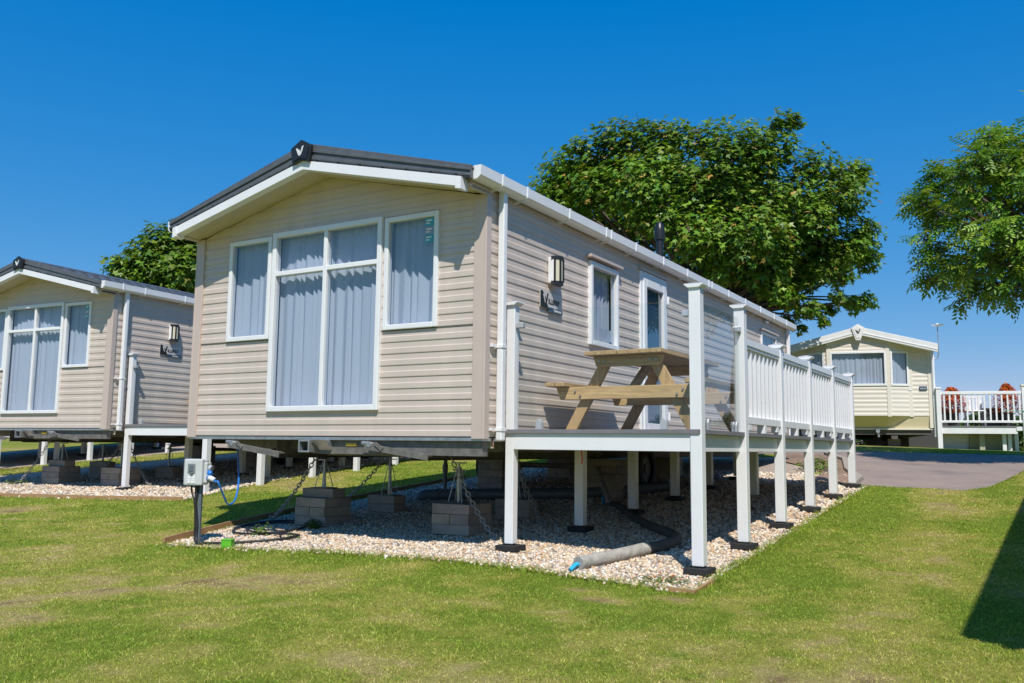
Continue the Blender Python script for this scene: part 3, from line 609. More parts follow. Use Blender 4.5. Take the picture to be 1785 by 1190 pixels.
    for i in (0, 3, 7, 10): x, y = arc[i]; m.cbox((x+.006, y, 1.52), .014, .016, .22)
    m.build('lamp_frame', 'black', wl)
    # maker's plate: brushed plate with black left end, lettering and a dark lower strip
    pl = MB(); pl.prism([(.86, 1.165), (.86, 1.315), (1.27, 1.315), (1.27, 1.165)], lambda u, v, k: F_side(u, k, v), .018, .026); pt = pl.build('name_plate', 'brushed', t)
    k = MB(); k.prism([(.86, 1.165), (.86, 1.315), (.90, 1.315), (1.01, 1.165)], lambda u, v, q: F_side(u, q, v), .026, .029); k.build('plate_corner', 'black', pt)
    k = MB(); k.prism([(1.01, 1.135), (1.01, 1.178), (1.27, 1.178), (1.27, 1.135)], lambda u, v, q: F_side(u, q, v), .026, .032); k.build('plate_strip', 'navy', pt)
    k = MB(); [k.prism([(.90+u*.115, 1.205+v*.10) for u, v in q], lambda u, v, q_: F_side(u, q_, v), .029, .031) for q in WMARK[1:]]; k.build('letter_mark', 'black', pt)
    k = MB(); k.prism([(.90+u*.115, 1.205+v*.10) for u, v in WMARK[0]], lambda u, v, q_: F_side(u, q_, v), .029, .0312); k.build('letter_stroke', 'brushed', pt)
    def mtx(u, z, o): return Matrix(((0, 0, 1, W+o), (1, 0, 0, u), (0, 1, 0, z), (0, 0, 0, 1)))
    textmesh('lettering', 'ILLERBY', .062, 'black', mtx(1.003, 1.212, .028), pt, .0012, True)
    textmesh('lettering', 'Linwood', .04, 'paper', mtx(1.10, 1.146, .0335), pt, .001)
    # underframe
    m = MB(); m.box(.01, W-.01, .0, LEN-.05, -.012, .01); m.build('floor_panel', 'under', t)
    m = MB(); m.box(-.005, W+.005, -.018, .05, -.034, -.008); m.box(W-.04, W+.005, .05, LEN-.1, -.034, -.008); m.build('skirt_rail', 'galv', t)
    ch = MB()
    for x in (.93, 2.55): ch.box(x-.004, x+.004, .25, LEN-.2, -.20, -.016); ch.box(x-.035, x+.035, .25, LEN-.2, -.206, -.20)
    for y in (.45, 1.4, 2.4, 3.4, 4.2, 5.6, 7, 8.4): ch.box(.1, W-.1, y-.025, y+.025, -.12, -.016)
    c = ch.build('chassis', 'rust', t)
    d = MB(); d.box(W*.47, W-.02, .02, .10, -.155, -.036); d.bar((W*.5, .05, -.11), (.93, 1.5, -.16), .05, .09); d.bar((W*.5, .05, -.11), (2.55, 1.5, -.16), .05, .09); d.box(W*.5, 2.7, .10, .16, -.17, -.05); d.build('drawbar', 'rust', c)
    h = MB()
    for a, b, e, g in ((1.56, 1.575, -.145, -.036), (1.675, 1.69, -.145, -.036), (1.575, 1.675, -.145, -.13), (1.575, 1.675, -.051, -.036)): h.box(a, b, -.10, .05, e, g)
    h.prism([(-.09, -.036), (.04, -.036), (.04, -.14)], lambda u, v, k: (k, u, v), 1.70, 1.86); h.build('hitch_socket', 'galv', c, bevel=.003)
    y_ = MB(); y_.box(2.02, 2.14, .012, .016, -.085, -.062); y_.build('tag', 'yellow', c)
    for x, s in ((.62, 1), (2.30, 1)):
        st = MB(); st.bar((x, -.035, -.07), (x+.66, -.02, -.155), .075, .012); st.bar((x, -.068, -.085), (x+.66, -.053, -.17), .008, .05); st.bar((x+.12, -.075, -.06), (x+.2, -.075, -.11), .01, .03); q = st.build('corner_steady', 'rust', c)
        b = MB(); b.tube([(x-.04, -.05, -.058), (x+.06, -.05, -.062)], .016, 10); b.tube([(x+.05, -.075, -.072), (x+.05, -.01, -.072)], .024, 12); b.build('steady_nut', 'galv', q, smooth=40)
    ax = MB(); ax.tube([(.6, 4.6, -.32), (2.9, 4.6, -.32)], .035, 10); ax.build('axle', 'rust', c)
    for x in (.62, 2.86):
        for y in (4.6,): wheel(t, x, y, -.33)
    m = MB(); m.box(W-.075, W-.0, .14, .16, -.09, -.03); m.build('junction_box', 'lens', c)
    return t
CARAVANS = []
main = make_caravan('large beige static caravan in the centre with dark roof edge and four-pane front window', (0, 0, 0), 0)

# ------------------------------------------------------------------ veranda
def make_veranda(label, loc, rz):
    t = thing('veranda', label, 'veranda', loc, rz, 'white verandas beside static caravans')
    X0, X1, Y0, Y1, ZT = W+.03, 5.10, .33, 6.23, .063
    m = MB(); n = 12; bw = (X1-X0+.02)/n
    for i in range(n): m.box(X0+i*bw+.002, X0+(i+1)*bw-.002, Y0-.05, Y1+.03, ZT-.026, ZT)
    m.box(X0, X1+.03, Y0-.055, Y0-.05, ZT-.03, ZT+.001); m.box(X1+.02, X1+.035, Y0-.05, Y1+.03, ZT-.03, ZT+.001)
    m.build('decking', 'deck', t)
    m = MB(); m.box(3.56, X1-.045, Y0-.035, Y0-.01, -.097, .033); m.build('fascia_board', 'white', t, bevel=.003)
    ysr = [Y0, 1.43, 2.63, 3.83, 5.03, 6.23]
    for a, b in zip(ysr, ysr[1:]): m = MB(); m.box(X1-.03, X1-.008, a+.045, b-.045, -.097, .033); m.build('fascia_board', 'white_old', t, bevel=.003)
    m = MB()
    for y in np.arange(.6, 6.2, .4): m.box(X0+.03, X1-.04, y-.02, y+.02, -.08, .034)
    m.build('joist', 'panelwood', t)
    def post(x, y, z1, cap, foot=True, w=.088):
        zb = gz(x, y)+.03; m = MB(); m.box(x-w/2, x+w/2, y-w/2, y+w/2, zb+.035, z1); p = m.build('post', 'white', t, bevel=.006)
        if cap:
            c = MB(); c.prism([(-.045, 0), (.045, 0), (.058, .012), (.072, .02), (.072, .034), (-.072, .034), (-.072, .02), (-.058, .012)], lambda u, v, k: (x+u, y+k, z1-.012+v), -.06, .06)
            c.add([(x-.072, y-.062, z1+.022), (x+.072, y-.062, z1+.022), (x+.072, y+.062, z1+.022), (x-.072, y+.062, z1+.022), (x, y, z1+.036)], [(0, 1, 4), (1, 2, 4), (2, 3, 4), (3, 0, 4)]); c.build('post_cap', 'white', p, bevel=.003)
        if foot: f = MB(); f.box(x-.092, x+.092, y-.092, y+.092, zb-.02, zb+.026); f.build('base_pad', 'rubber', p, bevel=.006)
        return p
    for i, y in enumerate(ysr): post(X1, y, 1.115 if i < 2 else .90, True)
    post(3.52, Y0+.005, 1.10, True, w=.078)
    for y in (1.43, 2.63, 3.83, 5.03, 6.23): post(3.60, y, .034, False)
    for y in (2.4, 4.4): post(4.35, y, .034, False, False)
    for (p, q, z1) in (((3.575, Y0), (X1-.05, Y0), 1.02), ((X1, Y0+.06), (X1, 1.43-.06), 1.02)):
        g = MB(); g.bar((p[0], p[1], (ZT+.03+z1)/2), (q[0], q[1], (ZT+.03+z1)/2), .010, z1-ZT-.03); gp = g.build('glass_panel', 'clear', t)
        d = Vector((q[0]-p[0], q[1]-p[1], 0)); L = d.length; d.normalize(); nrm = Vector((d.y, -d.x, 0))
        for s in (.14, .86):
            c = MB(); b = Vector((p[0], p[1], 0))+d*L*s
            pr = [(-.026, 0), (.026, 0), (.026, .055), (.018, .078), (0, .086), (-.018, .078), (-.026, .055)]
            for o in (-1, 1): c.prism(pr, lambda u, v, k: tuple(b+d*u+nrm*k+Vector((0, 0, ZT+v))), o*.006, o*.022)
            c.build('glass_clamp', 'rail_grey', gp, bevel=.003)
        for e, s in ((p, 1), (q, -1)):
            c = MB(); b = Vector((e[0], e[1], .92))+d*s*.01; c.bar(b-d*s*.02, b+d*s*.045, .05, .045); c.build('glass_clamp', 'rail_grey', gp, bevel=.006)
    for a, b in zip(ysr[1:], ysr[2:]):
        m = MB(); y0, y1 = a+.046, b-.046; ym = (y0+y1)/2
        m.box(X1-.035, X1+.035, y0, y1, .80, .862); m.box(X1-.026, X1+.026, y0, y1, .775, .80); m.build('top_rail', 'white', t, bevel=.004); m = MB(); m.box(X1-.03, X1+.03, y0, y1, .135, .20); m.box(X1-.035, X1+.035, ym-.03, ym+.03, ZT, .135)
        for y in (y0+.1, y1-.1): m.box(X1-.028, X1+.028, y-.04, y+.04, ZT+.02, .135)
        r = m.build('bottom_rail', 'white', t, bevel=.004)
        k = 8
        for i in range(k): y = y0+(y1-y0)*(i+.7)/(k+.4); s = MB(); s.box(X1-.016, X1+.016, y-.016, y+.016, .20, .775); s.build('spindle', 'white', r, bevel=.004)
    return t
deck = make_veranda('white veranda in the foreground with glass end panels and spindle railings', (0, 0, 0), 0)

# ------------------------------------------------------------------ picnic table
def make_table(label, loc):
    t = thing('picnic_table', label, 'picnic table', loc, 0, 'wooden picnic tables on the verandas')
    H = .677; L0, L1 = 0, 1.5; c = 0
    m = MB(); n = 7; wd = .70/n
    for i in range(n): x = -.35+i*wd; e = RNG.uniform(-.006, .006); m.box(x+.002, x+wd-.002, L0+e, L1+e, H-.036, H)
    m.build('tabletop', 'woody', t, bevel=.004)
    for s in (-1, 1):
        m = MB()
        for k in range(2): a = .545+k*.092; e = RNG.uniform(-.006, .006); x0, x1 = sorted((s*a, s*(a+.088))); m.box(x0, x1, L0+.0+e, L1+e, .385, .42)
        m.build('bench_seat', 'woody', t, bevel=.004)
    for y in (.16, 1.30):
        for s in (-1, 1):
            m = MB(); m.prism([(s*.62, 0), (s*.51, 0), (s*.145, H-.04), (s*.255, H-.04)], lambda u, v, k: (u, k, v), y, y+.042); m.build('leg', 'woodz', t, bevel=.003)
        m = MB(); m.prism([(-.68, .382), (-.64, .275), (.64, .275), (.68, .382)], lambda u, v, k: (u, k, v), y-.044, y-.002); b = m.build('seat_beam', 'woodx', t, bevel=.003)
        for x in (-.49, -.44, .44, .49): m = MB(); m.tube([(x, y-.046, .325+.02*(1 if abs(x) > .46 else -1)), (x, y-.056, .325+.02*(1 if abs(x) > .46 else -1))], .009, 10); m.build('bolt', 'galv', b)
        m = MB(); m.prism([(-.32, H-.038), (-.29, H-.125), (.29, H-.125), (.32, H-.038)], lambda u, v, k: (u, k, v), y-.044, y-.002); b = m.build('table_beam', 'woodx', t, bevel=.003)
        for x in (-.26, -.21, .21, .26): m = MB(); m.tube([(x, y-.046, H-.08), (x, y-.056, H-.08)], .009, 10); m.build('bolt', 'galv', b)
    m = MB(); m.bar((0, .18, .33), (0, .62, H-.05), .04, .08); m.bar((0, 1.32, .33), (0, .88, H-.05), .04, .08); m.build('brace', 'woody', t, bevel=.003)
    return t
table = make_table('weathered A-frame wooden picnic table behind the glass on the foreground veranda', (4.27, .85, .0635))

# the neighbours in the row: same model, each with its own veranda
DL = ((-7.829, 1.760, .126), .0841); DLL = ((-15.78, 2.86, .252), .168); DR = ((8.32, -2.09, .02), 0.)
def place(src, T, label):
    o = copy_tree(src); b = Vector(src.location); c, s = math.cos(T[1]), math.sin(T[1])
    o.location = (T[0][0]+c*b.x-s*b.y, T[0][1]+s*b.x+c*b.y, T[0][2]+b.z); o.rotation_euler[2] = T[1]; o['label'] = label; return o
place(main, DL, 'beige static caravan at the left edge with dark tiled roof and yellow tag below')
place(deck, DL, 'white veranda between the two beige caravans, behind the grey hookup box')
lt_ = place(table, DL, 'wooden picnic table half hidden behind the left wall of the large caravan')
farc = place(main, DLL, 'beige static caravan farthest left, hidden behind the left edge caravan')
place(deck, DLL, 'far left white veranda whose posts show beneath the left edge caravan')
lt_.location = (lt_.location.x-.06, lt_.location.y+.55, lt_.location.z)
for c in kids(farc):
    if c.name.startswith('wheel'):
        for q in kids(c): bpy.data.objects.remove(q)
        bpy.data.objects.remove(c)
place(main, DR, 'static caravan beyond the right edge that throws the dark shadow on the lawn')

# ------------------------------------------------------------------ block stacks and stands below the caravans
BX, BY, BZ = .40, .195, .092
def block_mesh():
    m = MB(); m.box(-BX/2, BX/2, -BY/2, BY/2, .001, BZ-.001); o = m.build('concrete_block', 'block', bevel=.005); return o
BLOCK0 = [block_mesh()]
def put_block(x, y, z, rz, label, group):
    o = BLOCK0.pop() if BLOCK0 else SRC.copy()
    if o.name not in COL.objects: COL.objects.link(o)
    o.location = (x, y, z); o.rotation_euler = (random.uniform(-.006, .006), random.uniform(-.006, .006), rz+random.uniform(-.03, .03)); return tag(o, label, 'block', group)
SRC = BLOCK0[0]
ORD = ['bottom', 'second', 'third', 'fourth', 'fifth', 'sixth', 'seventh']
def stack(cx, cy, rz, courses, where, zoff=0):
    """courses: list of 'p' (pair along x), 'q' (pair turned), 's' single, 'S' single turned"""
    z = gz(cx, cy)+.005+zoff; c, s = math.cos(rz), math.sin(rz); N_ = len(courses)
    for i, k in enumerate(courses):
        nm = 'top' if i == N_-1 else ORD[i]
        lay = {'p': [(0, -.099, 0), (0, .099, 0)], 'q': [(-.099, 0, math.pi/2), (.099, 0, math.pi/2)], 's': [(0, 0, 0)], 'S': [(0, 0, math.pi/2)]}[k]
        for j, (dx, dy, dr) in enumerate(lay):
            pos = '' if len(lay) == 1 else ((' front', ' back') if k == 'p' else (' left', ' right'))[j]
            put_block(cx+c*dx-s*dy, cy+s*dx+c*dy, z+i*BZ, rz+dr, ('%s%s concrete block in %s' % (nm, pos, where)), 'concrete blocks under the caravans')
    return z+N_*BZ
def axle_stand(x, y, z0, z1, label):
    t = thing('axle_stand', label, 'axle stand', (x, y, z0), 0, 'steel axle stands on the block stacks'); h = z1-z0
    m = MB(); m.box(-.11, .11, -.085, .085, .0, .008); m.build('base_plate', 'rust', t)
    m = MB(); m.tube([(0, 0, .008), (0, 0, h-.06)], .017, 12); m.build('pole', 'galv', t, smooth=40)
    m = MB(); m.tube([(0, 0, h-.10), (0, 0, h-.03)], .011, 10); m.box(-.05, .05, -.05, .05, h-.03, h-.02); m.tube([(-.07, 0, h-.09), (.07, 0, h-.09)], .007, 8); m.build('screw_head', 'galv', t)
    for a, b in ((-.075, -.055), (.075, -.055), (.075, .055), (-.075, .055)): m = MB(); m.tube([(a, b, .008), (a*.18, b*.18, h*.84)], .0045, 8); m.build('leg', 'galv', t, smooth=40)
    return t
zA = stack(.86, 1.00, .02, ['p', 'q', 'p', 's'], 'the four-course stack nearest the hookup box'); axle_stand(.86, 1.00, zA, -.206, 'steel stand on the four-course block stack nearest the hookup box')
zB = stack(.86, 2.02, -.05, ['s', 's'], 'the low dark stack left of the drain pipe'); axle_stand(.90, 2.02, zB, -.206, 'steel stand on the low dark stack left of the drain pipe')
zC = stack(2.62, .95, .03, ['p', 'q', 'p'], 'the three-course stack nearest the veranda corner post'); axle_stand(2.58, .95, zC, -.206, 'steel stand on the three-course stack by the veranda corner post')
zD = stack(2.55, 2.05, 0, ['s', 's'], 'the two-course stack behind the veranda corner post'); axle_stand(2.55, 2.05, zD, -.206, 'steel stand on the two-course stack behind the veranda corner post')
for (x, y, n, w) in ((.78, 4.5, 5, 'the left tall pier behind the drain pipe'), (2.70, 3.95, 5, 'the right tall pier behind the foam-lagged hose'), (.93, 6.2, 4, 'the deep shaded pier behind the left wheel'), (2.55, 6.2, 4, 'the deep shaded pier behind the right wheel')):
    c = [('p', 'q')[i % 2] for i in range(n)]; z = stack(x, y, 0, c, w, zoff=-.206-(gz(x, y)+.005)-n*BZ)
def loc_of(T, x, y): c, s = math.cos(T[1]), math.sin(T[1]); return T[0][0]+c*x-s*y, T[0][1]+s*x+c*y
for (x, y, cs, w, st) in ((1.55, .75, ['p', 'q', 'p', 's'], 'the four-course stack under the left edge caravan', True), (1.42, 1.62, ['s', 's', 's'], 'the dark three-course stack under the left edge caravan', True), (2.92, .75, ['p', 'q', 'p'], 'the low pinkish stack left of the left veranda post', True), (2.68, 1.90, ['s', 's'], 'the low shaded stack right of the left veranda post', True), (.93, 4.3, ['p', 'q', 'p', 'q'], 'the shaded pier by the left caravan wheel', False), (2.6, 4.0, ['p', 'q', 'p', 'q'], 'the shaded pier under the left caravan floor', False)):
    X, Y = loc_of(DL, x, y); z = stack(X, Y, DL[1], cs, w)
    if st: axle_stand(X, Y, z, -.206+DL[0][2], 'steel stand on '+w)

# ------------------------------------------------------------------ chains
def chain(p, q, label, slack=.06, link=.062, r=.0062):
    p, q = Vector(p), Vector(q); L = (q-p).length; n = max(4, int(L/(link*.74))); m = MB(off=q)
    pts = [p.lerp(q, i/n)-Vector((0, 0, slack*4*(i/n)*(1-i/n))) for i in range(n+1)]
    for i, (a, b) in enumerate(zip(pts, pts[1:])):
        d = (b-a).normalized(); c = (a+b)/2; s = d.cross(Vector((0, 0, 1))).normalized(); u = s.cross(d)
        s, u = (s*.8+u*.6, u) if i % 2 else (u*.8-s*.6, s)
        w = .017; hl = link*.5-w
        ring = [c+d*(hl+w*math.cos(t))+s*w*math.sin(t) for t in (-1.5708, -.7, 0, .7, 1.5708)][::1]
        ring = [c+d*(hl+w*math.cos(t))+s*w*math.sin(t) for t in (-1.57, -.6, .6, 1.57)]+[c+d*(-hl+w*math.cos(t))+s*w*math.sin(t) for t in (1.57, 2.5, 3.78, 4.71)]
        ring.append(ring[0]); m.tube(ring, r, 5, cap=False)
    m.tube([q+Vector((0, 0, .06)), q-Vector((0, 0, .05))], .009, 8)
    return tag(m.build('chain', 'chain', smooth=50), label, 'chain', 'anchor chains below the caravans')
chain((.93, .80, -.19), (.10, 1.0, gz(.10, 1.0)), 'steel anchor chain slanting down to the black cable coil')
chain((.92, 1.92, -.2), (.08, 1.95, gz(.08, 1.95)), 'steel chain passing behind the four-course block stack')
chain((2.56, .80, -.12), (3.13, .74, gz(3.13, .74)), 'steel chain slanting to the left of the veranda corner post')
chain((2.7, 1.80, -.2), (3.15, 1.58, gz(3.15, 1.58)), 'dark chain slanting down behind the veranda corner post')
a = loc_of(DL, 1.5, .55); b = loc_of(DL, .95, .4); chain((*a, -.06), (*b, gz(*b)), 'chain slanting down beneath the left edge caravan')
a = loc_of(DL, 2.85, .8); b = loc_of(DL, 1.95, 1.0); chain((*a, -.06), (*b, gz(*b)), 'chain slanting down behind the left caravan block stacks')
a = loc_of(DL, 2.9, .9); b = loc_of(DL, 3.58, .75); chain((*a, -.1), (*b, gz(*b)), 'chain just right of the left veranda corner post')

# ------------------------------------------------------------------ pipes, hose, hookup, cables
def bez(pts, n=8):
    P = [Vector(p) for p in pts]; out = []
    for i in range(len(P)-1):
        p0, p1, p2, p3 = P[max(i-1, 0)], P[i], P[i+1], P[min(i+2, len(P)-1)]
        for k in range(n):
            t = k/n; out.append(.5*((2*p1)+(p2-p0)*t+(2*p0-5*p1+4*p2-p3)*t*t+(3*p1-p0-3*p2+p3)*t**3))
    return out+[P[-1]]
t = thing('drain_pipe', 'grey plastic drain pipe lying on gravel behind the block stacks', 'drain pipe', (.7, 3.05, gz(.7, 3.05)))
o0 = t.location
m = MB(off=o0); g = lambda x, y: gz(x, y)+.075
m.tube(bez([(.55, 3.0, g(.55, 3)-.09), (.60, 3.02, g(.6, 3)-.02), (.70, 3.06, g(.7, 3.06)), (1.1, 3.2, g(1.1, 3.2)), (2.5, 3.62, g(2.5, 3.62)), (3.2, 4.6, g(3.2, 4.6))]), .066, 16); m.build('main_pipe', 'drain', t, smooth=40)
for x, y in ((.80, 3.095), (1.0, 3.165)): m = MB(off=o0); d = Vector((.94, .33, 0)).normalized()*.014; c = Vector((x, y, g(x, y))); m.tube([c-d, c+d], .074, 16); m.build('pipe_collar', 'drain', t, smooth=40)
m = MB(off=o0); m.tube([(.88, 3.12, g(.88, 3.12)+.03), (.88, 3.12, -.34), (.89, 3.12, -.02)], .024, 12); m.build('waste_pipe', 'drain', t, smooth=40)
m = MB(off=o0); m.tube([(.88, 3.12, -.40), (.88, 3.12, -.30)], .034, 12); m.build('pipe_joint', 'drain', t, smooth=40)
HP = [(2.55, 4.0, -.12), (2.62, 3.8, -.30), (2.95, 3.35, -.56)]
HG = [(3.30, 2.92), (3.72, 2.32), (4.1, 1.86), (4.36, 1.62), (4.53, 1.38), (4.56, 1.10), (4.50, .80), (4.43, .48), (4.35, .2), (4.30, .0)]
t = thing('water_hose', 'lagged water hose curling over gravel with a blue pipe at its end', 'hose', (4.3, 0, gz(4.3, 0))); o0 = t.location
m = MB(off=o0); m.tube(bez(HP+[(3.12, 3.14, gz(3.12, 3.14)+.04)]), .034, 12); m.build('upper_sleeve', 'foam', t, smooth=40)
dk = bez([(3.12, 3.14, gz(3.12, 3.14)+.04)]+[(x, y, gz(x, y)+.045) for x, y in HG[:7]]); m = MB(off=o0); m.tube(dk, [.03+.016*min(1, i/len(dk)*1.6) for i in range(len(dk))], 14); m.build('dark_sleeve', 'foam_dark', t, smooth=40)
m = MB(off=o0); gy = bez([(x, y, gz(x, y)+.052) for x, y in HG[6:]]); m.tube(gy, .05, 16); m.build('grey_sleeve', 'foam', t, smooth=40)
m = MB(off=o0); m.tube([(4.305, .03, gz(4.3, 0)+.05), (4.29, -.03, gz(4.3, 0)+.045), (4.275, -.085, gz(4.3, -.1)+.02)], .016, 10); m.build('inner_pipe', 'cyan', t, smooth=40)
m = MB(off=o0); m.tube([(3.06, 3.20, gz(3.06, 3.2)+.055), (3.14, 3.11, gz(3.1, 3.1)+.05)], .037, 12); m.build('hose_joint', 'galv', t, smooth=40)
m = MB(off=o0); m.tube([(2.96, 3.25, -.62), (3.0, 3.2, gz(3, 3.2)+.02)], .016, 8); m.build('inner_pipe', 'cyan', t, smooth=40)

HK = (.625, -.41); hz0 = gz(*HK)
t = thing('hookup_post', 'grey electric hookup box on a thin post beside the gravel', 'electric hookup', (HK[0], HK[1], hz0), R(20))
Z0 = -.455-hz0; Z1 = -.218-hz0
m = MB(); m.cbox((.03, .02, Z0/2-.02), .036, .03, Z0+.06); m.build('post', 'drain', t, bevel=.003)
m = MB(); m.box(-.102, .080, -.06, .0, Z0, Z1); m.box(-.098, .076, .003, .07, Z0+.004, Z1-.004); bx = m.build('enclosure', 'greybox', t, bevel=.012)
m = MB(); m.box(-.06, .015, -.067, -.0605, Z0+.11, Z0+.195); m.build('meter_window', 'window_grey', bx, bevel=.003)
m = MB(); m.box(-.043, -.002, -.072, -.067, Z0+.125, Z0+.18); m.build('breaker', 'drain', bx); m = MB(); m.box(-.035, -.005, -.07, -.0605, Z0+.092, Z0+.108); m.build('latch', 'drain', bx)
m = MB()
for i in range(2):
    for j in range(3): m.box(-.058+i*.04, -.058+i*.04+.034, -.064, -.0605, Z0+.02+j*.022, Z0+.04+j*.022)
m.build('label_sheet', 'paper', bx)
m = MB(); m.box(.0802, .112, -.035, .05, Z0+.02, Z1-.03); m.build('socket_housing', 'greybox', bx, bevel=.01)
m = MB(); m.tube([(.112, .012, Z0+.155), (.137, .012, Z0+.15)], .03, 16); m.build('socket', 'rail_grey', bx, smooth=40)
m = MB()
for i, (dx, dy) in enumerate(((-.05, .0), (-.02, .02), (.01, -.005), (.02, .01))):
    m.tube(bez([(dx, dy, Z0), (dx*.9, dy, Z0-.06), (.005+dx*.2, -.012+dy*.5, Z0-.16), (.012+i*.006, -.014+.004*i, .2), (.018+i*.007, -.02, .06), (.07+.02*i, -.05-.01*i, .012)]), .0085, 8)
m.build('cable_bundle', 'cable', t, smooth=50)
# blue supply lead hanging from the caravan, plugged into the box
bc = Matrix.Translation((HK[0], HK[1], hz0)) @ Matrix.Rotation(R(20), 4, 'Z')
pl0 = bc @ Vector((.11, .0, Z0+.075)); pl1 = bc @ Vector((.185, -.02, Z0+.05))
t = thing('supply_lead', 'blue supply lead looping from the caravan floor into the hookup box', 'cable', tuple(pl1)); o0 = t.location
m = MB(off=o0); dv = (pl1-pl0); m.tube([pl0, pl0+dv*.25, pl0+dv*.3, pl1-dv*.1, pl1], [.028, .028, .023, .021, .014], 16); m.build('plug', 'white_old', t, smooth=40)
m = MB(off=o0); m.tube([pl0+dv*.12, pl0+dv*.24], .032, 16); c = pl0+dv*.2+Vector((0, 0, .04)); m.tube([c-dv*.25, c+dv*.02, c+dv*.28], [.022, .026, .018], 14); m.build('plug_collar', 'blue', t, smooth=40)
e = Vector((.52, .03, -.03)); m = MB(off=o0)
m.tube(bez([pl1-dv*.02, pl1+dv*.25+Vector((0, 0, -.012)), (0.913, -0.416, -0.419), (0.902, -0.335, -0.544), (0.853, -0.235, -0.627), (0.751, -0.066, -0.592), (0.63, 0.073, -0.43), (0.32, 0.329, -0.23), (0.10, 0.50, -0.03)]), .0085, 10); m.build('lead', 'blue', t, smooth=50)
bx_ = (1.06, -.40); m = MB(off=(bx_[0], bx_[1], gz(*bx_))); m.cbox((bx_[0], bx_[1], gz(*bx_)+.035), .092, .072, .07, .4); m.cbox((bx_[0], bx_[1], gz(*bx_)+.075), .098, .078, .012, .4); tag(m.build('marker_box', 'lime', bevel=.004), 'small lime green plastic box at the gravel edge', 'box')
m = MB(off=(.8, .2, gz(.8, .2)))
def loop(cx, cy, rx, ry, a0, a1, h, n=24): return [(cx+rx*math.cos(a0+(a1-a0)*i/n), cy+ry*math.sin(a0+(a1-a0)*i/n), gz(cx+rx*math.cos(a0+(a1-a0)*i/n), cy+ry*math.sin(a0+(a1-a0)*i/n))+h) for i in range(n+1)]
m.tube(loop(.62, .50, .36, .36, -1.2, 3.6, .03), .010, 8)
m.tube(bez([(x, y, gz(x, y)+.03) for x, y in ((.74, -.42), (1.0, -.30), (1.28, -.02), (1.30, .22), (1.0, .26), (.66, .12), (.42, .22), (.24, .55), (.30, .85), (.62, 1.0))]), .011, 8)
m.tube(bez([(x, y, gz(x, y)+.036) for x, y in ((1.24, .05), (1.05, .20), (.8, .2), (.52, .30), (.34, .62), (.44, .92))]), .010, 8)
tag(m.build('cable_coil', 'cable', smooth=50), 'black cable coiled on the gravel beside the four-course block stack', 'cable')
def strip_board(pts, label, w=.022, h=.10, up=.03):
    m = MB(off=(*pts[0], gz(*pts[0])))
    for a, b in zip(pts, pts[1:]):
        L = math.hypot(b[0]-a[0], b[1]-a[1]); k = max(1, int(L/.6))
        for i in range(k):
            p = [a[j]+(b[j]-a[j])*i/k for j in (0, 1)]; q = [a[j]+(b[j]-a[j])*(i+1)/k for j in (0, 1)]
            m.bar((*p, gz(*p)+up-h/2+.02), (*q, gz(*q)+up-h/2+.02), w, h)
    return tag(m.build('edging_board', 'edging'), label, 'edging board', 'timber boards edging the gravel')
strip_board([(.33, -.5), (.265, -.3), (.055, .48), (-.125, 1.63), (-.275, 3.0), (-.43, 5.5)], 'brown edging board running back beside the black cable coil', up=.045)
strip_board([(-9, .735), (-5.38, 1.135), (-3.55, 1.485), (-2.36, 1.825)], 'brown edging board in front of the left caravan gravel')
strip_board([(5.06, -.215), (5.255, -.215), (5.255, .15)], 'short edging board at the gravel corner below the veranda post', up=.005)
m = MB(off=(3.47, .19, -.1)); m.tube([(3.47, .135, -.005), (3.46, .13, -.05), (3.47, .14, -.08)], .005, 6); bpy.data.objects  # loose wire by the downpipe
tag(m.build('wire', 'copper'), 'thin brown wire hanging beside the white downpipe foot', 'wire')
m = MB(off=(3.68, 1.5, -.2)); m.tube(bez([(3.72, 1.2, -.1), (3.73, 1.2, -.17), (3.72, 1.21, -.22)]), .006, 6); tag(m.build('strap', 'red'), 'short red strap hanging below the foreground veranda beam', 'strap')

# ------------------------------------------------------------------ foliage
def leaf_shape(kind):
    if kind == 'lobed':
        rim = []
        for k, (ang, rad) in enumerate([(-2.2, .45), (-1.75, .22), (-1.15, .85), (-.72, .40), (-.45, .72), (0, 1.15), (.45, .72), (.72, .40), (1.15, .85), (1.75, .22), (2.2, .45)]): rim.append((rad*math.sin(ang), rad*math.cos(ang)))
        idx = [0, 2, 3, 5, 7, 8, 10]; rim = [rim[i] for i in (0, 2, 3, 5, 7, 8, 10)]
        V = np.array([(0, 0, 0)]+[(x, y, .18*abs(x)-.10*max(y, 0)**2) for x, y in rim]); F = np.array([(0, i, i+1) for i in range(1, 7)]+[(0, 7, 1)]); return V, F
    if kind == 'compound':
        V = []; F = []
        def lf(bx, by, ang, L, w):
            dx, dy = math.sin(ang), math.cos(ang); n = len(V)
            V.extend([(bx, by, 0), (bx+dx*L*.45+dy*w, by+dy*L*.45-dx*w, .02), (bx+dx*L, by+dy*L, -.05), (bx+dx*L*.45-dy*w, by+dy*L*.45+dx*w, .02)]); F.extend([(n, n+1, n+2), (n, n+2, n+3)])
        for i in range(4):
            y = .1+.26*i
            for s in (-1, 1): lf(0, y, s*1.05, .42, .085)
        lf(0, 1.05, 0, .45, .09)
        return np.array(V), np.array(F)
    return np.array([(0, 0, 0), (.28, .5, .04), (0, 1, -.05), (-.28, .5, .04)]), np.array([(0, 1, 2), (0, 2, 3)])
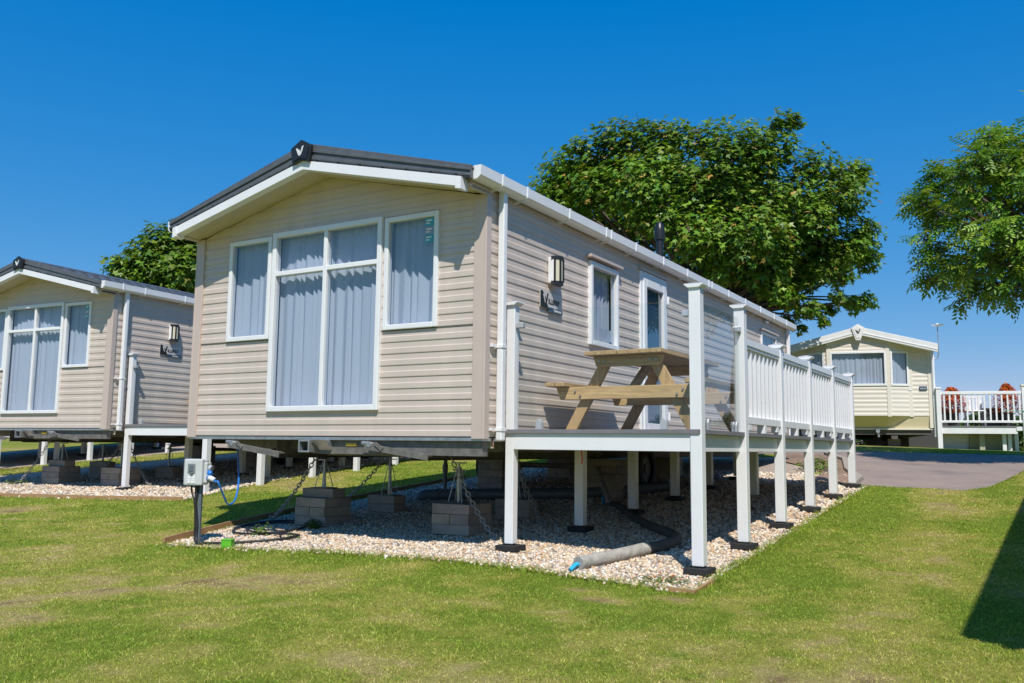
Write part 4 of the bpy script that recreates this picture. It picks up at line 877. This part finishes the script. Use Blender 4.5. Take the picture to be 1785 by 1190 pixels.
def leaves(P, O, size, kind, cols, droop=.3, spread=.7):
    """P positions, O outward directions"""
    V0, F0 = leaf_shape(kind); n = len(P)
    nz = O*.55+np.array([0, 0, .75])+RNG.normal(0, spread, (n, 3))*.42; nz /= np.linalg.norm(nz, axis=1)[:, None]
    d = O+RNG.normal(0, spread, (n, 3))-np.array([0, 0, droop]); d -= nz*(d*nz).sum(1)[:, None]; d /= np.linalg.norm(d, axis=1)[:, None]
    s = np.cross(d, nz); sz = size*RNG.uniform(.6, 1.2, n)
    V = P[:, None]+sz[:, None, None]*(V0[None, :, 0, None]*s[:, None]+V0[None, :, 1, None]*d[:, None]+V0[None, :, 2, None]*nz[:, None])
    k = len(V0); F = (F0[None]+k*np.arange(n)[:, None, None]).reshape(-1, 3); return V.reshape(-1, 3), F, np.repeat(cols, k, 0)
def tree(name, label, base, clumps, size, kind, per_m2, pal, palw, trunk_r, fork_z, fill=.35, twigs=0):
    """clumps: (x, y, z, r) in world metres; limbs run from the trunk to every clump"""
    t = thing(name, label, 'tree', base, 0); b = Vector(base); Ps = []; Os = []; CM = []
    for (x, y, z, r) in clumps:
        n = int(per_m2*r*r*12.57)
        v = RNG.normal(size=(n, 3)); v /= np.linalg.norm(v, axis=1)[:, None]
        sub = RNG.normal(size=(7, 3)); sub /= np.linalg.norm(sub, axis=1)[:, None]
        lump = np.maximum.reduce([np.clip((v@q-.55)/.45, 0, 1) for q in sub])
        rad = r*(.62+.62*lump*RNG.random(n)+.12*RNG.normal(size=n)); inn = RNG.random(n) < fill; rad = np.where(inn, rad*RNG.random(n)**.5, rad)
        rad = np.minimum(rad, r*1.16); CM.append(np.full(n, RNG.uniform(.78, 1.2))); q = v*rad[:, None]*np.array([1, 1, .85]); Ps.append(q+np.array([x, y, z])); Os.append(v)
    P = np.concatenate(Ps); O = np.concatenate(Os); n = len(P)
    big = np.array([np.mean([c[0] for c in clumps]), np.mean([c[1] for c in clumps]), np.mean([c[2] for c in clumps])]); o2 = P-big; o2 /= np.linalg.norm(o2, axis=1)[:, None]+1e-6; O = O*.6+o2*.5
    c = np.array(pal)[RNG.choice(len(pal), n, p=np.array(palw)/sum(palw))]*RNG.uniform(.65, 1.35, (n, 1))*np.concatenate(CM)[:, None]*np.stack([RNG.uniform(.85, 1.2, n), np.ones(n), np.ones(n)], 1)
    V, F, C = leaves(P, O, size, kind, c); V = V-np.array(base)
    npmesh('crown', V, F, 'leaf', C, parent=t); print(name, 'leaves', n)
    m = MB(off=b); f = Vector((b.x, b.y, fork_z))
    m.tube(bez([b-Vector((0, 0, .2)), b+Vector((.05, 0, (fork_z-b.z)*.5)), f, f+Vector((0.1, .05, .9)), Vector(big)+Vector((0, 0, .4))], 5), [trunk_r*(1.25-.9*i/20) for i in range(21)], 12)
    for (x, y, z, r) in clumps:
        e = Vector((x, y, z)); s = f+Vector((0, 0, random.uniform(-.1, .9))); mid = s.lerp(e, .5)+Vector((random.uniform(-.2, .2), random.uniform(-.2, .2), random.uniform(-.05, .35)))
        L = (e-s).length; r0 = min(trunk_r*.45, .02+.012*L); m.tube(bez([s, mid, e], 5), [r0*(1-.085*i) for i in range(11)], 6)
        for _ in range(5):
            d = Vector((random.gauss(0, 1), random.gauss(0, 1), random.gauss(.2, 1))).normalized(); m.tube([e, e+d*r*.5+Vector((0, 0, .03)), e+d*r*.95], [r0*.22, r0*.14, .003], 4)
    for _ in range(twigs):
        x, y, z, r = random.choice(clumps); e = Vector((x, y, z+r*.6)); m.tube([e, e+Vector((random.uniform(-.1, .1), 0, .3)), e+Vector((random.uniform(-.2, .2), 0, .55))], [.012, .008, .003], 5)
    m.build('trunk', 'bark', t, smooth=60); return t
RX = np.array((.8555, .5178, 0.)); FX = np.array((-.5178, .8555, 0.))
def spread_clumps(origin, rows, seed, depth, back=.8):
    """rows (lateral, height, radius) of a crown seen across its width, given depth by its own thickness"""
    rnd = random.Random(seed); out = []; o = np.array(origin, float); la = [r[0] for r in rows]; mid = (min(la)+max(la))/2; half = (max(la)-min(la))/2+.3
    zs = [r[1] for r in rows]; zm = (min(zs)+max(zs))/2; zh = (max(zs)-min(zs))/2+.3
    for l, z, r in rows:
        th = depth*math.sqrt(max(.05, 1-((l-mid)/half)**2*.8-((z-zm)/zh)**2*.6))
        for s in ((-1, 1) if th > r*1.2 else (0,)):
            q = o+RX*l+FX*(s*th*rnd.uniform(.55, 1.))+np.array((0, 0, z)); out.append((q[0], q[1], q[2], r*rnd.uniform(.9, 1.1)))
    return out
SYC = [(975,300,45),(1010,270,45),(960,340,40),(1060,255,45),(1110,250,45),(1160,250,45),(1215,250,48),(1270,262,48),(1330,262,46),(1345,218,28),(1370,212,18),(1395,300,45),(1455,312,36),(1480,302,24),(1440,360,48),(1480,408,38),(1500,455,26),(1488,438,30),(1420,430,48),(1030,340,60),(1100,340,60),(1180,340,70),(1260,350,70),(1340,360,70),(1120,400,50),(1200,430,60),(1280,440,60),(1350,440,60),(1300,495,45),(1380,492,32),(1330,522,28),(1395,545,22),(1418,562,12),(1505,520,20),(1470,525,18),(1438,522,17),(1362,530,22),(1240,480,40),(1400,470,40),(1390,400,45),(1450,450,32),(1330,480,34),(1060,300,40),(1140,300,40),(1230,300,44),(1300,305,44),(1150,205,0),(1000,380,40)]
rows = [((x-1230)*.01307, (787-y)*.01307*.965-.08, r*.01307) for x, y, r in SYC if r]
tree('sycamore_tree', 'large broad sycamore rising behind the roof of the central caravan', (.68, 13.5, gz(.68, 13.5)), spread_clumps((.68, 13.5, 0), rows, 3, 2.0), .102, 'lobed', 132, [(.10, .22, .018), (.145, .28, .027), (.205, .335, .038), (.28, .37, .055), (.42, .28, .07)], [3, 4, 3, 1.2, .35], .28, 2.3)
ASH = [(1770,205,30),(1740,238,26),(1765,260,38),(1655,268,26),(1640,285,22),(1618,322,32),(1600,350,26),(1660,320,42),(1712,300,36),(1760,320,48),(1700,360,42),(1640,370,32),(1604,412,22),(1625,440,26),(1650,430,36),(1592,492,13),(1612,490,20),(1640,482,30),(1690,460,36),(1740,420,42),(1690,508,28),(1662,528,13),(1750,490,40),(1770,515,28),(1830,230,55),(1840,340,65),(1830,430,65),(1900,300,65),(1920,400,65),(1840,500,50),(1980,350,60),(1960,450,50),(1880,190,55),(1950,230,55),(1800,270,40)]
rows = [((x-1790)*.00915+.48, (787-y)*.00915+.08, r*.00915) for x, y, r in ASH]
o_ash = np.array((7.2578, -5.8535, 0))+14*FX+RX*((1790-892.5)/1530*14)
tree('ash_tree', 'ash tree with feathery leaves reaching in from the right edge', (o_ash[0]+.9, o_ash[1]+.7, gz(o_ash[0]+.9, o_ash[1]+.7)), spread_clumps(o_ash, rows, 5, 1.3), .24, 'compound', 52, [(.10, .23, .018), (.15, .30, .026), (.22, .36, .034), (.32, .41, .05)], [3, 4, 3, 1.6], .2, 2.0, fill=.2, twigs=6)
LT = [(212,470,32),(250,445,38),(285,425,38),(318,432,42),(303,402,16),(340,410,38),(230,492,38),(280,470,48),(330,480,48),(375,430,48),(405,470,48),(250,520,50),(330,530,55),(400,540,55),(200,500,26)]
rows = [((x-310)*.0183+.15, (772-y)*.0183-.08, r*.0183) for x, y, r in LT]
o_lt = np.array((7.2578, -5.8535, 0))+28*FX+RX*((310-892.5)/1530*28)
tree('sycamore_tree', 'bushy bright green tree between the roofs of the two beige caravans', (o_lt[0], o_lt[1], gz(o_lt[0], o_lt[1])), spread_clumps(o_lt, rows, 8, 1.4), .16, 'lobed', 60, [(.09, .19, .014), (.13, .24, .02), (.18, .29, .03), (.24, .28, .04)], [2, 4, 3, 1], .25, 1.6)

def weed(name, label, x, y, n, h, spread, pal, size, flower=None):
    t = thing(name, label, 'plant', (x, y, gz(x, y))); P = []; O = []; m = MB()
    for i in range(n):
        a = random.uniform(0, 6.28); r = spread*random.random()**.6; p = (r*math.cos(a), r*math.sin(a), h*random.uniform(.3, 1)*(1-.4*r/spread)); P.append(p); O.append((math.cos(a)*.8, math.sin(a)*.8, .5))
        if i % 3 == 0: m.tube([(p[0]*.2, p[1]*.2, 0), (p[0]*.7, p[1]*.7, p[2]*.6), p], [.003, .0025, .0015], 4)
    m.build('stem', 'grass_stem', t)
    c = np.array(pal)[RNG.integers(0, len(pal), n)]*RNG.uniform(.8, 1.2, (n, 1)); V, F, C = leaves(np.array(P), np.array(O), size, 'plain', c, .1, .5); npmesh('foliage', V, F, 'leaf', C, parent=t)
    if flower:
        for i in range(flower): q = MB(); p = Vector(random.choice(P))+Vector((0, 0, .012)); q.lathe([(.002, 0), (.006, .004), (.008, .008), (.003, .010)], p, 6); q.build('flower', 'orange', t)
M['grass_stem'] = plain('plant_stem', (.10, .15, .03), .7); M['orange'] = plain('orange_petal', (.62, .16, .02), .6)
weed('weed', 'leafy green weed growing beside the black cable coil', .82, .22, 34, .14, .09, [(.10, .22, .03), (.14, .25, .05)], .06)
weed('weed', 'rounded bushy weed at the foot of the four-course block stack', 1.02, .70, 130, .13, .085, [(.07, .15, .015), (.11, .18, .02)], .035)
weed('weed', 'small sparse weed on the gravel in front of the block stack', 1.28, .14, 18, .07, .1, [(.12, .22, .04)], .04)
weed('weed', 'low trailing weed with orange flowers beside the veranda post pad', 4.95, -.02, 150, .05, .2, [(.13, .22, .04), (.10, .2, .03)], .022, 20)
weed('weed', 'yellow green weed beneath the left edge caravan', *loc_of(DL, .9, .45), 40, .10, .2, [(.2, .26, .03)], .07)
weed('weed', 'tall grass tuft beside the gravel behind the veranda', 4.25, 8.2, 120, .22, .3, [(.12, .22, .03), (.16, .24, .04)], .1)

# ------------------------------------------------------------------ cream caravan across the road, its veranda and what stands on it
def far_caravan():
    t = thing('static_caravan', 'cream static caravan across the road with white roof edge and bay front', 'caravan', (3.15, 18.5, .57), .22); w = 1.73; t.scale = (1, 1, 1.13)
    # local: x across (-w..w), y depth (front at 0), z from wall bottom
    SF = 2.16; AP = .235
    def F(u, o, z): return (u, -o, z)
    ops = [(-.66, .62, .92, 1.52)]; m = MB()
    bayL = (-.66-.08, .70)
    # bay: centre panel stands forward by .28, side panels angle back
    bay = [(-1.34, 0), (-.74, .26), (.70, .26), (1.24, 0)]
    def bayf(u, o, z):
        for (a, fa), (b, fb) in zip(bay, bay[1:]):
            if a <= u <= b: return (u, -(fa+(fb-fa)*(u-a)/(b-a))-o, z)
        return (u, -o, z)
    top = lambda z: (-w, w) if z < 1.72 else ((-(w-(z-1.72)/AP), w-(z-1.72)/AP) if (z-1.72)/AP < w else None)
    wins = [(-.70, .66, .90, 1.70), (.76, 1.21, .90, 1.70), (-1.28, -.84, .90, 1.70)]
    for a, b in zip(bay, bay[1:]): siding(m, bayf, a[0]+.001, b[0]-.001, .22, 2.12, [(p+.02, q-.02, r+.02, s-.02) for p, q, r, s in wins], top, .10)
    siding(m, F, 1.24, w, .22, 2.1, [], top, .1); siding(m, F, -w, -1.34, .22, 2.1, [], top, .1); m.build('front_wall', 'cream', t)
    m = MB(); m.box(w-.02, w, .0, 9, 0, 1.75); m.build('side_wall', 'cream', t); m = MB(); m.box(-w, -w+.02, 0, 9, 0, 1.75); m.build('side_wall', 'cream', t)
    m = MB(); m.prism([(-w, 0), (w, 0), (w, 1.74), (0, 2.12), (-w, 1.74)], lambda u, v, k: (u, k, v), 9, 9.02); m.build('back_wall', 'cream', t)
    # sloping chin below the bay
    m = MB(); m.add([(-w, 0, .22), (-1.34, 0, .22), (-.74, -.26, .22), (.70, -.26, .22), (1.24, 0, .22), (w, 0, .22), (w, .05, -.06), (-w, .05, -.06), (1.24, .02, .1), (.6, .05, -.06), (-.7, .05, -.06)], [(2, 3, 9, 10), (3, 4, 9), (1, 2, 10, 7), (0, 1, 7), (4, 5, 6, 9)]); m.build('lower_skirt', 'creamdark', t)
    for u in (-.74, .70, 1.24, w-.03, -1.34):
        m = MB(); x, y, z = bayf(u, .012, 0); m.box(u-.045, u+.045, y-.012, y+.03, .2 if abs(u) < 1.6 else -.05, min(2.02, 1.72+AP*(w-abs(u))-.02)); m.build('corner_trim', 'cream_trim', t, bevel=.004)
    for i, q in enumerate(wins): window(t, bayf, *q, fr=.05, proud=.03, seed=50+3*i, curt=None if i == 0 else [(q[0]+.02, q[1]-.02)])
    m = MB(); m.prism([(-1.36, .80), (-.76, .80+.0), (1.26, .80), (1.26, .845), (-1.36, .845)], lambda u, v, k: bayf(u, k, v), .0, .03); m.build('sill_band', 'white', t)
    for s in (-1, 1):
        m = MB(); m.prism([(0, 2.20), (s*(w+.12), 2.20-AP*(w+.12)), (s*(w+.12), 2.25-AP*(w+.12)), (0, 2.25)], lambda u, v, k: (u, k, v), -.36, 9.1); m.build('roof', 'white_old', t)
        m = MB(); m.prism([(0, 2.075), (s*(w+.14), 2.075-AP*(w+.14)), (s*(w+.14), 2.262-AP*(w+.14)), (0, 2.262)], lambda u, v, k: (u, k, v), -.40, -.36); m.prism([(0, 2.12), (s*(w+.14), 2.12-AP*(w+.14)), (s*(w+.14), 2.15-AP*(w+.14)), (0, 2.15)], lambda u, v, k: (u, k, v), -.41, -.40); m.build('bargeboard', 'white_old', t, bevel=.01)
        m = MB(); m.prism([(0, 2.08), (s*w, 2.08-AP*w), (s*w, 2.10-AP*w), (0, 2.10)], lambda u, v, k: (u, k, v), -.36, .02); m.build('soffit', 'cream_trim', t)
    emblem(t, 0, 2.13, lambda u, o, z: (u, -.41-o, z), .34, .38, 'white_old', 'black')
    m = MB(); m.tube([(w+.05, -.05, -.25), (w+.05, -.05, 1.7)], .035, 10); m.build('downpipe', 'white', t, smooth=40)
    m = MB(); m.box(1.44, 1.62, -.03, -.017, .80, .89); pl = m.build('number_plate', 'navy', t); textmesh('lettering', 'A0106', .055, 'paper', Matrix(((1, 0, 0, 1.455), (0, 0, -1, -.0312), (0, 1, 0, .825), (0, 0, 0, 1))), pl, .001)
    m = MB(); m.tube(bez([(w+.02, -.0, 1.55), (w+.10, 0, 1.52), (w+.18, 0, 1.56), (w+.20, 0, 1.7), (w+.20, 0, 2.27)]), .013, 8); a = m.build('aerial_mast', 'galv', t, smooth=50)
    m = MB(); m.lathe([(.02, 0), (.14, .03), (.15, .04), (.05, .045), (.03, .07), (.005, .075)], (w+.20, 0, 2.25), 16); m.build('aerial_dish', 'white', a, smooth=40)
    m = MB(); m.box(-w+.05, w-.05, .06, 9, -.2, -.06); m.box(-.9, -.75, .08, 9, -.3, -.2); m.box(.75, .9, .08, 9, -.3, -.2); c = m.build('chassis', 'under', t)
    m = MB(); m.box(-w, w, .0, .06, -.09, -.055); m.build('bumper_rail', 'cream_trim', t)
    for x in (-.35, .42): m = MB(); m.tube([(x, -.06, -.12), (x, .04, -.12)], .05, 12); m.tube([(x, .0, -.12), (x+.02, .0, -.26)], .03, 10); m.build('hitch_socket', 'galv', c, smooth=40)
    for x, y in ((-.85, .7), (.85, .7), (-.2, 1.5), (.4, 2.4), (1.2, 2.2)): m = MB(); m.cbox((x, y, -.42), .3, .3, .26); m.build('support_pier', 'block', c)
    for x in (-1.1, 1.1): m = MB(); m.tube([(x-.09, 3, -.28), (x+.09, 3, -.28)], .27, 20); m.build('wheel', 'rubber', t, smooth=35)
    m = MB(); m.box(-1.6, -.6, 1.2, 1.22, -.5, -.2); m.box(.5, 1.1, 3.0, 3.02, -.5, -.2); m.build('skirting_panel', 'white_old', t)
    return t
far_caravan()
FT = ((3.15, 18.5, .57), .22)
def far_deck():
    t = thing('veranda', 'white veranda across the road with spindle railings and red shrubs on it', 'veranda', FT[0], FT[1]); t.scale = (1, 1, 1.13); x0, x1 = 1.86, 3.70; y = -.12; D = 4.5; G = -.54
    m = MB(); m.box(x0, x1, y, D, -.02, .0); m.build('decking', 'deck', t)
    m = MB(); m.box(x0, x1-.1, y+.02, y+.05, -.17, -.022); m.build('fascia_board', 'white_old', t); m = MB(); m.box(x1-.12, x1+.02, y, D, -.10, -.02); m.build('fascia_board', 'white_old', t)
    for x, yy, z1 in ((x0, y, .82), (x1+.08, y, .86)):
        m = MB(); m.cbox((x, yy, (G+z1)/2), .11, .11, z1-G); p = m.build('post', 'white', t, bevel=.006); m = MB(); m.cbox((x, yy, z1+.02), .14, .14, .04); m.build('post_cap', 'lens' if x > 3 else 'white', p, bevel=.008)
    for x in (2.85, ): m = MB(); m.cbox((x, y+.3, -.28), .12, .1, .5); m.build('post', 'panelwood', t)
    m = MB(); m.box(x0+.05, x1+.02, y-.03, y+.03, .70, .765); m.build('top_rail', 'white', t, bevel=.004); m = MB(); m.box(x0+.05, x1+.02, y-.025, y+.025, .07, .12); r = m.build('bottom_rail', 'white', t, bevel=.004)
    for i in range(14): x = x0+.13+i*(x1-x0-.08)/13.6; s = MB(); s.cbox((x, y, .41), .038, .03, .58); s.build('spindle', 'white', r)
    m = MB(); m.box(x0+.75, x1-.1, y+.5, y+.52, G+.02, -.05); m.build('skirting_panel', 'panelwood', t)
    m = MB(); siding(m, lambda u, o, z: (u, y+.6-o, z), x0+.1, x0+.75, G+.02, -.06, [], None, .07); m.build('skirting_panel', 'white_old', t)
    for i, x in enumerate((x1-.36, x1-.22, x1-.05)): m = MB(); m.cbox((x, y+.25+.1*i, (G-.06)/2), .085, .085, abs(G)-.06); m.build('post', 'white', t)
    m = MB(); m.bar((x1+.14, y+.1, .3), (x1+.62, y+.1, -.3), .05, .1); m.cbox((x1+.34, y+.1, -.25), .07, .07, .6); m.cbox((x1+.55, y+.1, -.35), .07, .07, .4); m.build('stair_rail', 'white', t)
    m = MB(); m.bar((x1-.4, y-.05, .33), (x1+.15, y-.07, .32), .015, .012); m.build('cord', 'green_cord', t)
    return t
M['green_cord'] = plain('green_cord', (.02, .3, .16), .5); far_deck()
def fw(x, y): return loc_of(FT, x, y)
def shrub(x, y, h, r, label):
    X, Y = fw(x, y); t = thing('potted_shrub', label, 'shrub', (X, Y, FT[0][2]), 0, 'russet shrubs in pots')
    m = MB(); m.lathe([(.10, 0), (.15, .34), (.16, .36), (.14, .36), (.13, .32)], (0, 0, 0), 16); m.build('pot', 'planter', t, smooth=40)
    n = 1900; z = RNG.random(n)**.8; a = RNG.uniform(0, 6.28, n); rr = r*(1-z)**.6*(.65+.5*RNG.random(n))+.02; P = np.stack([rr*np.cos(a), rr*np.sin(a), .34+z*h], 1); O = np.stack([np.cos(a), np.sin(a), np.full(n, .6)], 1)
    pal = np.array([(.62, .15, .03), (.74, .22, .04), (.46, .10, .025)]); rr = rr*(.55+.9*vnoise(a*1.6+9, z*5+9, 1., 4)); P[:, 0] = rr*np.cos(a); P[:, 1] = rr*np.sin(a); V, F, C = leaves(P, O, .07, 'plain', pal[RNG.integers(0, 3, n)]*RNG.uniform(.7, 1.3, (n, 1)), 0, .5); npmesh('foliage', V, F, 'leaf', C, parent=t)
    m = MB(); m.tube([(0, 0, .3), (0, 0, .34+h*.8)], [.015, .006], 6); m.build('stem', 'bark', t)
shrub(2.22, .35, .66, .36, 'russet potted shrub at the caravan end of the far veranda'); shrub(3.48, .35, .74, .30, 'russet potted shrub at the outer end of the far veranda')
def chair():
    X, Y = fw(2.78, .5); t = thing('garden_chair', 'white garden chair behind the far veranda railing', 'chair', (X, Y, FT[0][2]), FT[1])
    m = MB(); m.box(-.22, .22, -.2, .22, .38, .41); m.build('seat', 'white', t, bevel=.01); m = MB(); [m.box(-.2+i*.085, -.14+i*.085, .2, .225, .41, .74) for i in range(5)]; m.box(-.22, .22, .195, .23, .74, .80); m.build('backrest', 'white', t)
    for x in (-.2, .2):
        for y in (-.18, .2): m = MB(); m.cbox((x, y, .19), .04, .04, .38); m.build('leg', 'white', t)
        m = MB(); m.box(x-.03, x+.03, -.2, .22, .58, .61); m.build('armrest', 'white', t)
chair()
def far_bits():
    X, Y = fw(3.1, .55); t = thing('planter_box', 'dark grey planter box behind the far veranda railing', 'planter', (X, Y, FT[0][2]), FT[1])
    m = MB(); m.box(-.12, .28, -.1, .25, 0, .44); m.build('trough', 'planter', t, bevel=.01); m = MB(); m.box(-.14, .30, -.12, .27, .44, .47); m.build('rim', 'planter', t, bevel=.005)
    X, Y = fw(2.1, 5.2); t = thing('shed', 'dark roofed grey shed behind the far veranda', 'shed', (X, Y, 0), FT[1])
    m = MB(); m.box(-.6, 1.0, 0, 2, 0, 1.15); m.build('wall', 'planter', t); m = MB(); m.prism([(-.75, 1.35), (1.15, 1.15), (1.15, 1.2), (-.75, 1.42)], lambda u, v, k: (u, k, v), -.1, 2.1); m.build('roof', 'shed', t)
far_bits()
def hedge(label, x, y, L, h, rz, n):
    t = thing('hedge', label, 'hedge', (x, y, gz(x, y)), rz); P = np.stack([RNG.uniform(-L/2, L/2, n), RNG.normal(0, .28, n), RNG.random(n)**.7*h], 1); P[:, 2] *= .75+.4*vnoise(P[:, 0]+50, P[:, 0]*0, 1.2, 3)
    O = np.stack([RNG.normal(0, .4, n), np.sign(P[:, 1]), np.full(n, .6)], 1); pal = np.array([(.04, .085, .012), (.06, .12, .016), (.085, .15, .02)])
    V, F, C = leaves(P, O, .16, 'plain', pal[RNG.integers(0, 3, n)]*RNG.uniform(.7, 1.3, (n, 1)), .1, .7); npmesh('foliage', V, F, 'leaf', C, parent=t)
    m = MB(); [m.tube([(q, 0, -.1), (q+.1, .05, h*.7)], [.03, .01], 6) for q in np.arange(-L/2+.2, L/2, .5)]; m.build('stem', 'bark', t)
hedge('dark green hedge at the right edge beyond the far veranda', 8.5, 33, 16, 1.5, .12, 42000)
hedge('low dark hedge far behind the left edge caravan', -22, 27, 20, 1.6, .5, 9000)
